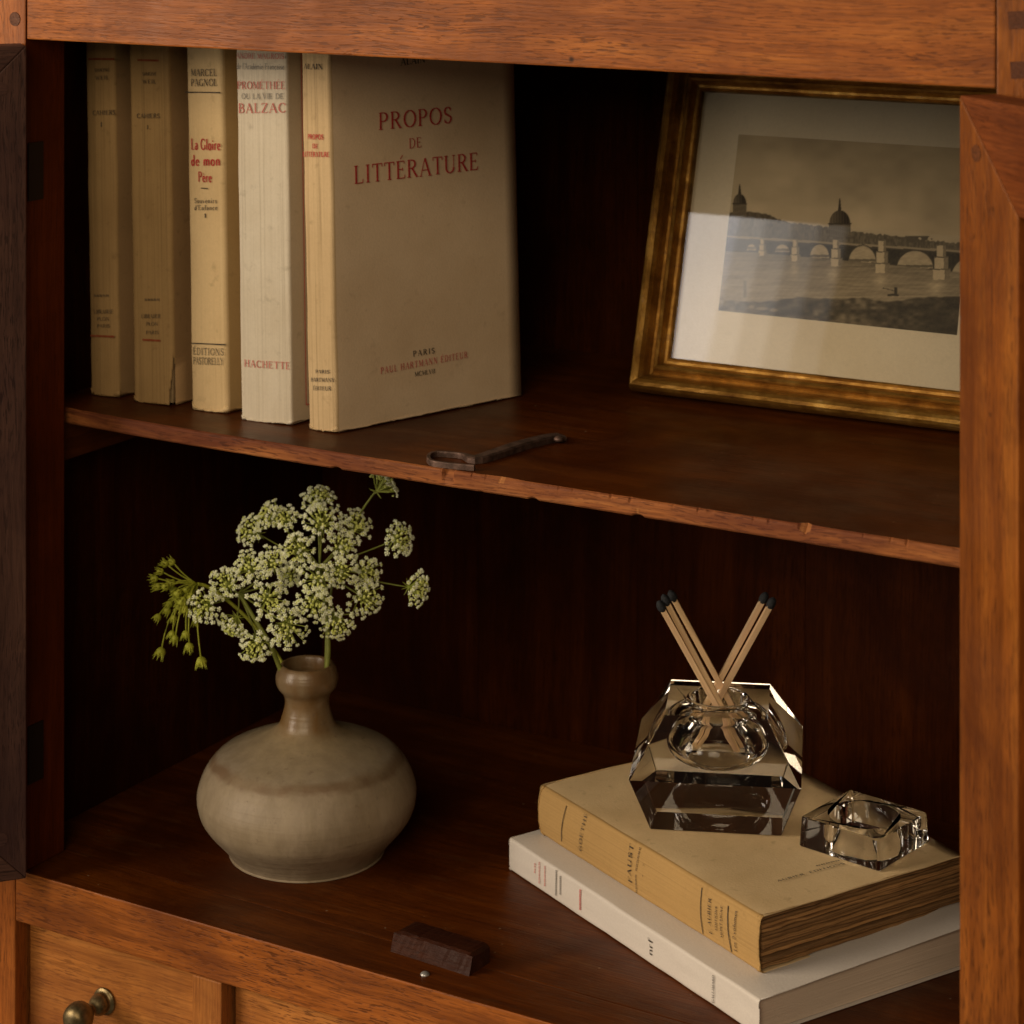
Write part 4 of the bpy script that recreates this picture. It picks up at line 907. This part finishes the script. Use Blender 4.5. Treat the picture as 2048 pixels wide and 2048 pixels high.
    # boat and mast figures
    put(edge(26 - np.abs(X - 1335)) * edge(5 - np.abs(Y - 1115 - 0.1 * np.abs(X - 1335))), 0.14); put(edge(7 - np.abs(X - 1347)) * ((Y > 1080) & (Y < 1112)), 0.14); put((np.abs(Y - 1092 - 0.25 * (X - 1320)) < 2) * (np.abs(X - 1315) < 28), 0.2)
    put(edge(7 - np.abs(X - 660)) * ((Y > 1050) & (Y < 1130)), 0.38); put((np.abs(Y - 1128 + 0.01 * (X - 900)) < 2.0) * 0.8 * (X > 650), 0.72)
    # near bank
    bank = np.interp(X, [540, 620, 680, 820, 900, 1060, 1200, 1300, 1450, 1640], [1130, 1140, 1150, 1140, 1125, 1135, 1130, 1150, 1128, 1122]) + 10 * (vn(25, 200, 17) - 0.5)
    bt_ = 0.10 + 0.36 * vn(70, 26, 18) * vn(24, 14, 19) * (1.5 - sm(1150, 1500, X)) + 0.06 * vn(4, 4, 20)
    put(edge(Y - bank, 8), bt_)
    for cx, cy, hw in [(740, 1178, 30), (790, 1185, 22), (690, 1170, 14)]: put(np.clip(1.2 - ((X - cx) / hw) ** 2 - ((Y - cy) / 9) ** 2, 0, 1) * 0.7, 0.62)
    T = np.clip(T, 0.08, 1.0)
    paper_c = np.array([0.74, 0.57, 0.35]); inkc = np.array([0.022, 0.019, 0.016])
    colr = inkc + (paper_c - inkc) * (T[..., None] ** 1.35)
    V = np.stack([Ug.ravel(), Vg.ravel(), np.full(Ug.size, 0.0037)], 1)
    idx = np.arange(nu * nv).reshape(nv, nu)
    Fq = np.stack([idx[:-1, :-1].ravel(), idx[:-1, 1:].ravel(), idx[1:, 1:].ravel(), idx[1:, :-1].ravel()], 1)
    me = bpy.data.meshes.new('etching'); me.from_pydata(V.tolist(), [], Fq.tolist())
    at = me.color_attributes.new('ink', 'FLOAT_COLOR', 'POINT')
    at.data.foreach_set('color', np.concatenate([colr.reshape(-1, 3), np.ones((nu * nv, 1))], 1).astype(np.float32).ravel())
    m, nt, p, out = new_mat('etching_ink')
    va = nt.nodes.new('ShaderNodeVertexColor'); va.layer_name = 'ink'; nt.links.new(va.outputs[0], p.inputs['Base Color'])
    p.inputs['Roughness'].default_value = 0.8; p.inputs['Specular IOR Level'].default_value = 0.2
    me.materials.append(m); me.update()
    e = bpy.data.objects.new('etching', me); COL.objects.link(e); e.parent = fr
etching()

# ------------------------------------------------------------------ stoneware vase
vc = Vector((0.1049, 0.0932, ZF))
VD = (vc - CAM).dot(FW)
va_ = thing('vase', Matrix.Translation(vc), 'squat stoneware bottle vase with narrow brown neck and grey beige glaze', 'vase')
outer = [(0.0, 0.0004), (0.036, 0.0), (0.0384, 0.0006), (0.0400, 0.0028), (0.0430, 0.0066), (0.0466, 0.0106), (0.0506, 0.0152), (0.0538, 0.0205), (0.0555, 0.0280), (0.0546, 0.0345), (0.0510, 0.0425), (0.0445, 0.0495), (0.0320, 0.0550), (0.0215, 0.0590), (0.0152, 0.0630), (0.0126, 0.0690), (0.0112, 0.0752), (0.0120, 0.0795), (0.0150, 0.0835), (0.0159, 0.0875), (0.0151, 0.0915), (0.0136, 0.0942), (0.0122, 0.0948), (0.0112, 0.0938), (0.0104, 0.0900), (0.0098, 0.082), (0.0094, 0.072), (0.011, 0.062), (0.03, 0.049), (0.048, 0.030), (0.03, 0.006), (0.0, 0.005)]
pf = catmull(outer, 5)
Vv, Fv = lathe([(max(r, 0.00001), h) for r, h in pf], 96, False)
Vv = [Vector(v) for v in Vv]
for v in Vv:
    a = math.atan2(v.y, v.x); k = 1 + 0.004 * nz(math.cos(a) * 1.5, math.sin(a) * 1.5, v.z * 30); v.x *= k; v.y *= k
mesh_obj('vase_body', Vv, Fv, VASE, va_, True)
rim = vc + Vector((0, 0, 0.0945))

# ------------------------------------------------------------------ flowers
rng = random.Random(21)
OCT_V = [(1, 0, 0), (-1, 0, 0), (0, 1, 0), (0, -1, 0), (0, 0, 1), (0, 0, -1)]
OCT_F = [(0, 2, 4), (2, 1, 4), (1, 3, 4), (3, 0, 4), (2, 0, 5), (1, 2, 5), (3, 1, 5), (0, 3, 5)]
def zp(x, y): return 250 + x / 2.1957, 920 + y / 2.1957
def basis(n):
    a = n.cross(UP if abs(n.z) < 0.9 else Vector((1, 0, 0))).normalized(); return a, n.cross(a).normalized()
def umbellet(parent, c, n, r, root, dens=1.0, back=False):
    """dome of florets of radius r round c, facing n; the ray comes from root"""
    V, Fc, Fm = [], [], []
    a, b = basis(n)
    def blob(p, s_, m, ax_=None):
        b0 = len(V); R = Matrix.Rotation(rng.uniform(0, 6.28), 3, 'Z') @ Matrix.Rotation(rng.uniform(0, 6.28), 3, 'X')
        for q in OCT_V: V.append(p + (R @ Vector(q)) * (s_ * rng.uniform(0.8, 1.2)))
        for f in OCT_F: Fc.append(tuple(b0 + i for i in f)); Fm.append(m)
    base = c - n * (r * 0.75)
    N = int(54 * dens * max(0.7, (r / 0.009)))
    for i in range(N):
        rr = math.sqrt((i + 0.5) / N); an = i * 2.39996 + rng.uniform(-0.25, 0.25)
        rr2 = rr * rng.uniform(0.84, 1.18)
        p = c + (a * math.cos(an) + b * math.sin(an)) * (r * rr2) + n * (r * 0.34 * (1 - rr2 ** 2) + rng.uniform(-0.0006, 0.0006))
        if rr < 0.50 and rng.random() < 0.9:
            blob(p, 0.00078 * rng.uniform(0.8, 1.2), 1); blob(p + (a * rng.uniform(-1, 1) + b * rng.uniform(-1, 1)) * 0.001, 0.00062, 1); 
            if rng.random() < 0.35: blob(p + Vector((rng.uniform(-1, 1), rng.uniform(-1, 1), rng.uniform(-1, 1))) * 0.0007, 0.0005, 0)
        else:
            fn_ = (n + (p - c) * (0.8 / r)).normalized(); fa_, fb2 = basis(fn_); sz = rng.uniform(0.85, 1.2) * (0.8 + 0.45 * rr)
            k0 = rng.uniform(0, 6.28)
            for k in range(5):
                q = k0 + k * 1.2566; blob(p + (fa_ * math.cos(q) + fb2 * math.sin(q)) * (0.00068 * sz), 0.00037 * sz * (1.3 if k < 2 else 1), 0)
            blob(p + fn_ * 0.0002, 0.0005 * sz, 1 if rng.random() < 0.5 else 0)
        if i % 2:                                                   # closed florets below the open ones
            blob(c + (p - c) * 0.86 - n * (0.0014 + 0.0006 * rng.random()), 0.0007, 1)
        # pedicel
        if i % 2 == 0:
            tv, tfc = tube([base, base.lerp(p, 0.55) + n * (-0.0006), p - n * 0.0004], [0.00022, 0.00018, 0.00016], 4, False); o0 = len(V)
            V.extend(tv); Fc.extend([tuple(o0 + j for j in f) for f in tfc]); Fm.extend([2] * len(tfc))
    for k in range(7):                                              # bracts
        q = k * 0.9; dirv = (a * math.cos(q) + b * math.sin(q)) * (r * 0.5) - n * (r * 0.15)
        tv, tfc = tube([base, base + dirv], [0.00028, 0.00006], 4, False); o0 = len(V); V.extend(tv); Fc.extend([tuple(o0 + j for j in f) for f in tfc]); Fm.extend([2] * len(tfc))
    o = mesh_obj('flower_cluster', V, Fc, [PETAL, BUDG, PEDI], parent, False, Fm)
    if root is not None:
        mid = root.lerp(base, 0.55) - n * (0.004 * rng.uniform(0.2, 1)) + Vector((0, 0, -0.0012))
        path = bez(root, mid, base, 7)
        tv, tfc = tube(path, [0.00055 - 0.00022 * i / 7 for i in range(8)], 6)
        mesh_obj('flower_ray', tv, tfc, STEMG, parent, True)
def stem(parent, path, r0, r1, mat=None):
    P = [Vector(q) for q in catmull([tuple(p) for p in path], 6)]
    tv, tfc = tube(P, [r0 + (r1 - r0) * i / (len(P) - 1) for i in range(len(P))], 8)
    return mesh_obj('stem', tv, tfc, mat or STEMG, parent, True)
def fl_world(x, y, dd): return atdepth(*zp(x, y), VD + dd)
VIEW = -FW - UP * 0.35; VIEW.normalize()
def flower(label, hub, root_pts, heads, grp='wild carrot flowers in the vase'):
    base = root_pts[0]
    t = thing('wild_carrot_flower', Matrix.Translation(base), label, 'flower', grp)
    L0 = lambda p: p - base
    stem(t, [L0(p) for p in root_pts] + [L0(hub)], 0.0014, 0.0010)
    for (x, y, r, dd, tx, ty) in heads:
        c = fl_world(x, y, dd); n = (-FW * 1.0 + RT * tx + UP * (ty + 0.25)).normalized()
        umbellet(t, L0(c), n, r / 2.1957 * VD / F_PX * rng.uniform(0.86, 1.0), L0(hub))
    return t
HUB_R = fl_world(855, 470, 0.012); HUB_L = fl_world(500, 585, 0.004)
ROOT_R = [vc + Vector((0.008, -0.002, 0.055)), fl_world(885, 935, -0.004), fl_world(893, 800, -0.002), fl_world(880, 640, 0.006)]
ROOT_L = [vc + Vector((0.004, 0.001, 0.055)), fl_world(690, 935, -0.004), fl_world(640, 815, -0.006), fl_world(570, 700, -0.002)]
flower('white lacy wild carrot bloom on the upright stem, spreading over the vase neck', HUB_R, ROOT_R, [
    (700, 255, 66, 0.010, -0.3, 0.5), (850, 165, 82, 0.016, 0.1, 1.6), (860, 265, 92, 0.004, 0.0, 0.5), (1015, 285, 76, 0.010, 0.5, 0.6), (1205, 345, 80, 0.004, 0.7, 0.25), (1290, 560, 78, -0.002, 1.5, 0.0),
    (755, 400, 86, -0.006, -0.2, 0.1), (955, 375, 78, 0.002, 0.3, 0.3), (840, 530, 86, -0.014, 0.0, -0.1), (955, 490, 78, -0.008, 0.2, 0.0), (1060, 490, 76, 0.002, 0.5, 0.1), (1060, 610, 92, -0.006, 0.5, -0.2), (935, 720, 88, -0.012, 0.2, -0.5), (830, 625, 82, -0.016, 0.0, -0.3), (625, 240, 72, 0.012, -1.9, 1.0), (548, 310, 78, 0.010, -0.9, 0.4)])
flower('white lacy wild carrot bloom on the stem slanting over the side of the vase', HUB_L, ROOT_L, [
    (440, 540, 92, -0.004, -0.3, 0.4), (345, 638, 76, -0.010, -0.3, 0.0), (545, 470, 82, -0.006, -0.1, 0.4), (650, 450, 84, -0.008, 0.1, 0.4), (635, 610, 92, -0.016, 0.2, 0.0), (470, 735, 72, -0.006, -0.6, -1.3), (572, 820, 84, -0.016, -0.1, -0.4), (715, 735, 94, -0.020, 0.2, -0.2), (720, 505, 60, 0.004, 0.2, 0.3)])
# single half-opened head high up, close under the shelf
ht_ = thing('wild_carrot_flower', Matrix.Translation(vc + Vector((0.0065, 0.003, 0.055))), 'small green backed wild carrot head on a thin stem reaching up to the shelf edge', 'flower', 'wild carrot flowers in the vase')
b0 = vc + Vector((0.0065, 0.003, 0.055))
c_ = fl_world(1140, 95, 0.008)
stem(ht_, [p - b0 for p in (b0, fl_world(880, 930, 0.004), fl_world(890, 700, 0.012), fl_world(930, 450, 0.018), fl_world(1000, 300, 0.016), fl_world(1045, 215, 0.012), fl_world(1110, 125, 0.009))], 0.0008, 0.0005)
umbellet(ht_, c_ - b0, (RT * 0.75 + UP * 0.9 + FW * 0.35).normalized(), 0.0085, None)
# the green budding head
bb0 = vc + Vector((-0.004, 0.003, 0.055))
gs = thing('budding_umbel', Matrix.Translation(bb0), 'yellow green umbel of closed buds drooping beyond the white blooms', 'flower')
GH = fl_world(318, 545, 0.006)
stem(gs, [p - bb0 for p in (bb0, fl_world(705, 920, 0.008), fl_world(560, 720, 0.014), fl_world(430, 600, 0.014), fl_world(360, 555, 0.010), GH)], 0.0009, 0.0009, YELG)
def bud(parent, c, d, r):
    V, Fc = [], []
    a, b = basis(d)
    prof_ = [(0.05, -1.0), (0.65, -0.7), (1.0, -0.1), (0.85, 0.5), (0.45, 0.95), (0.05, 1.1)]
    n = 9
    for rr, hh_ in prof_:
        for k in range(n): q = 2 * math.pi * k / n; V.append(c + (a * math.cos(q) + b * math.sin(q)) * (rr * r * (1 + 0.18 * math.cos(3 * q))) + d * (hh_ * r))
    for i in range(len(prof_) - 1):
        for k in range(n): Fc.append((i * n + k, i * n + (k + 1) % n, (i + 1) * n + (k + 1) % n, (i + 1) * n + k))
    for k in range(8):
        q = 2 * math.pi * k / 8 + rng.uniform(-0.2, 0.2); e = c + (a * math.cos(q) + b * math.sin(q)) * (r * 1.15) + d * (r * rng.uniform(1.1, 1.9))
        tv, tfc = tube([c + (a * math.cos(q) + b * math.sin(q)) * (r * 0.75) + d * (r * 0.2), e], [r * 0.22, r * 0.03], 4); o0 = len(V); V.extend(tv); Fc.extend([tuple(o0 + j for j in f) for f in tfc])
    return mesh_obj('bud', V, Fc, YELG, parent, True)
for (x, y, r, dd) in [(175, 455, 17, 0.004), (205, 448, 17, 0.006), (155, 490, 16, 0.000), (130, 520, 17, 0.002), (140, 555, 18, 0.004), (178, 555, 18, -0.004), (205, 540, 18, 0.000), (232, 585, 20, -0.006), (250, 620, 22, -0.008), (262, 655, 19, -0.008), (240, 640, 19, -0.002), (225, 600, 18, 0.0), (195, 630, 16, 0.002), (185, 660, 17, 0.004), (142, 690, 17, 0.002), (212, 695, 17, 0.0), (205, 765, 18, -0.004), (218, 785, 18, -0.006), (265, 765, 18, -0.004), (280, 820, 20, -0.006), (155, 842, 22, -0.004), (333, 885, 23, -0.008), (308, 710, 17, 0.006), (285, 600, 19, -0.006), (270, 570, 18, -0.002), (215, 570, 17, 0.004)]:
    c = fl_world(x, y, dd); rw = r / 2.1957 * VD / F_PX
    hub = GH; d = (c - hub); droop = Vector((0, 0, -0.4 if y > 650 else 0.0)); dn = (d.normalized() + droop + VIEW * 0.2).normalized()
    bud(gs, c - bb0, dn, rw)
    mid = hub.lerp(c, 0.5) + UP * (rng.uniform(0.004, 0.010) if y > 650 else rng.uniform(-0.002, 0.005)) - RT * (rng.uniform(0.001, 0.007) if y > 700 else 0)
    tv, tfc = tube(bez(hub - bb0, mid - bb0, c - dn * rw * 0.8 - bb0, 6), 0.00036, 5); mesh_obj('flower_ray', tv, tfc, YELG, gs, True)

# ------------------------------------------------------------------ crystal inkwell with matches, and its lid
ZFT = ZW + tf + 0.0007
ia, ib = onz(1300.1, 1657.6, ZFT), onz(1562.9, 1671.5, ZFT)
iu = (ib - ia); side = iu.length; iu.normalize(); idp = Vector((-iu.y, iu.x, 0))
ic = (ia + ib) / 2 + idp * (side / 2)
MI = book_matrix(ic, iu, idp, UP)
print('inkwell', ic, side)
ink_ = thing('inkwell', MI, 'faceted heavy glass inkwell holding long black tipped matches on the old book', 'inkwell')
def oct_ring(h, half, ch):
    k = half - ch
    return [(k, -half, h), (half, -k, h), (half, k, h), (k, half, h), (-k, half, h), (-half, k, h), (-half, -k, h), (-k, -half, h)]
IH = 0.0522; hb = 0.0262; bs = side / 2; bh_ = 0.0405; ts = 0.0246
rings = [oct_ring(0.0, bs, 0.0004), oct_ring(hb, bh_, 0.0005), oct_ring(IH, ts, 0.0004)]
V, Fc = [], []
for rg in rings: V += rg
for i in range(len(rings) - 1):
    for k in range(8): Fc.append((i * 8 + k, i * 8 + (k + 1) % 8, (i + 1) * 8 + (k + 1) % 8, (i + 1) * 8 + k))
Fc.append(tuple(range(8))[::-1])
# cavity: mouth, neck, bulb
nC = 64
cav = catmull([(0.0158, IH), (0.0150, IH + 0.0012), (0.0138, IH + 0.0014), (0.0130, IH + 0.0004), (0.0126, IH - 0.0025), (0.0124, IH - 0.0085), (0.0150, IH - 0.0105), (0.0205, IH - 0.0145), (0.0240, IH - 0.0200), (0.0243, IH - 0.0242), (0.0215, IH - 0.0277), (0.0150, IH - 0.0296), (0.007, IH - 0.0301), (0.0, IH - 0.0302)], 5)
cb = len(V)
for r_, h_ in cav:
    for k in range(nC): a = 2 * math.pi * k / nC; V.append((max(r_, 1e-5) * math.cos(a), max(r_, 1e-5) * math.sin(a), h_))
for i in range(len(cav) - 1):
    for k in range(nC): Fc.append((cb + i * nC + k, cb + i * nC + (k + 1) % nC, cb + (i + 1) * nC + (k + 1) % nC, cb + (i + 1) * nC + k))
Fc.append(tuple(cb + (len(cav) - 1) * nC + k for k in range(nC)))
# top face between the octagon and the mouth circle
top0 = (len(rings) - 1) * 8
angs = [math.atan2(rings[-1][k][1], rings[-1][k][0]) % (2 * math.pi) for k in range(8)]
start = min(range(8), key=lambda k: angs[k])
order = [(start + i) % 8 for i in range(8)]
def nearest_c(a): return int(round(a / (2 * math.pi) * nC)) % nC
cs = [nearest_c(angs[k]) for k in order]
for i in range(8):
    k0, k1 = order[i], order[(i + 1) % 8]; c0, c1 = cs[i], cs[(i + 1) % 8]
    steps = (c1 - c0) % nC
    Fc.append((top0 + k0, top0 + k1, cb + c1) )
    for j in range(steps):
        Fc.append((top0 + k0, cb + (c0 + j + 1) % nC, cb + (c0 + j) % nC))
o = mesh_obj('glass_body', V, Fc, CRYSTAL, ink_)
b = bmesh.new(); b.from_mesh(o.data); bmesh.ops.recalc_face_normals(b, faces=b.faces)
for f in b.faces:
    if len(f.verts) == 4 and all(v.index >= cb for v in f.verts): f.smooth = True
b.to_mesh(o.data); b.free()
# matches
mouth = ic + UP * IH; MD = (mouth - CAM).dot(FW)
mz = lambda x, y: (1240 + x / 3.5775, 1160 + y / 3.5775)
MG = 'long black tipped matches standing in the inkwell'
def match(head_px, mouth_px, dh, dm, label, ln_in):
    hd = atdepth(*mz(*head_px), MD + dh); mt = atdepth(*mz(*mouth_px), MD + dm)
    d = (mt - hd).normalized(); ft = mt + d * ln_in
    ln = (hd - ft).length; up_ = -d; a = up_.cross(FW).normalized(); b_ = up_.cross(a).normalized()
    M = book_matrix(ft, a, b_, up_)
    t = thing('matchstick', M, label, 'match', MG)
    w_ = 0.00138
    bm = box_bm(-w_, w_, -w_, w_, 0, ln, 0.00018, 1); bm_obj('stick', bm, MATCHWOOD, t)
    bm = bmesh.new(); bmesh.ops.create_icosphere(bm, subdivisions=3, radius=1)
    for v in bm.verts:
        k = 1 + 0.10 * nz(v.co.x * 2.2 + ln * 900, v.co.y * 2.2, v.co.z * 2.2)
        v.co = Vector((v.co.x * 0.00215 * k, v.co.y * 0.00215 * k, ln + 0.0002 + v.co.z * 0.0034 * k))
    bm_obj('match_head', bm, MATCHHEAD, t, True)
match((297, 195), (655, 838), -0.004, -0.0042, 'matchstick leaning over the faceted side of the inkwell, foremost of three', 0.0305)
match((330, 150), (692, 838), -0.002, -0.0030, 'matchstick in the middle of the three that lean together in the inkwell', 0.0305)
match((378, 122), (766, 838), 0.004, 0.0030, 'matchstick leaning behind two others in the inkwell', 0.0275)
match((1026, 135), (645, 838), 0.004, 0.0042, 'matchstick leaning towards the glass lid, hindmost of the crossing pair', 0.0265)
match((1080, 172), (712, 838), 0.001, 0.0015, 'matchstick leaning towards the glass lid, foremost of the crossing pair', 0.0290)
# lid
la, lb, lc_ = onz(1599.3, 1695.7, ZFT), onz(1758.7, 1743.9, ZFT), onz(1869.8, 1682.9, ZFT)
lu = ((lb - la).normalized() + Vector(((lc_ - lb).normalized().y, -(lc_ - lb).normalized().x, 0))).normalized(); ld = Vector((-lu.y, lu.x, 0))
ls_ = ((lb - la).length + (lc_ - lb).length) / 2
lcen = lb - lu * (ls_ / 2) + ld * (ls_ / 2)
ML = book_matrix(lcen, lu, ld, UP)
print('lid', lcen, ls_)
lid = thing('glass_lid', ML, 'square clear glass lid with round hollow lying beside the inkwell', 'lid')
LH = 0.0138
hs_ = ls_ / 2
rings = [oct_ring(0.0, hs_ - 0.0004, 0.0010), oct_ring(0.0004, hs_, 0.0010), oct_ring(LH - 0.0005, hs_ - 0.0008, 0.0010), oct_ring(LH, hs_ - 0.0013, 0.0010)]
V, Fc = [], []
for rg in rings: V += rg
for i in range(len(rings) - 1):
    for k in range(8): Fc.append((i * 8 + k, i * 8 + (k + 1) % 8, (i + 1) * 8 + (k + 1) % 8, (i + 1) * 8 + k))
cav = [(0.0170, LH), (0.0166, LH - 0.0001), (0.0164, LH - 0.0005), (0.0163, LH - 0.0015), (0.0161, 0.0010), (0.0162, 0.0003), (0.0164, 0.0)]
cb = len(V)
for r_, h_ in cav:
    for k in range(nC): a = 2 * math.pi * k / nC; V.append((r_ * math.cos(a), r_ * math.sin(a), h_))
for i in range(len(cav) - 1):
    for k in range(nC): Fc.append((cb + i * nC + k, cb + i * nC + (k + 1) % nC, cb + (i + 1) * nC + (k + 1) % nC, cb + (i + 1) * nC + k))
for ring_i, c_off in ((len(rings) - 1, 0), (0, (len(cav) - 1) * nC)):
    top0 = ring_i * 8
    angs = [math.atan2(rings[ring_i][k][1], rings[ring_i][k][0]) % (2 * math.pi) for k in range(8)]
    start = min(range(8), key=lambda k: angs[k]); order = [(start + i) % 8 for i in range(8)]; cs = [nearest_c(angs[k]) for k in order]
    for i in range(8):
        k0, k1 = order[i], order[(i + 1) % 8]; c0, c1 = cs[i], cs[(i + 1) % 8]
        Fc.append((top0 + k0, top0 + k1, cb + c_off + c1))
        for j in range((c1 - c0) % nC): Fc.append((top0 + k0, cb + c_off + (c0 + j + 1) % nC, cb + c_off + (c0 + j) % nC))
o = mesh_obj('glass_body', V, Fc, CLEAR, lid)
b = bmesh.new(); b.from_mesh(o.data); bmesh.ops.recalc_face_normals(b, faces=b.faces)
for f in b.faces:
    if len(f.verts) == 4 and all(v.index >= cb for v in f.verts): f.smooth = True
b.to_mesh(o.data); b.free()
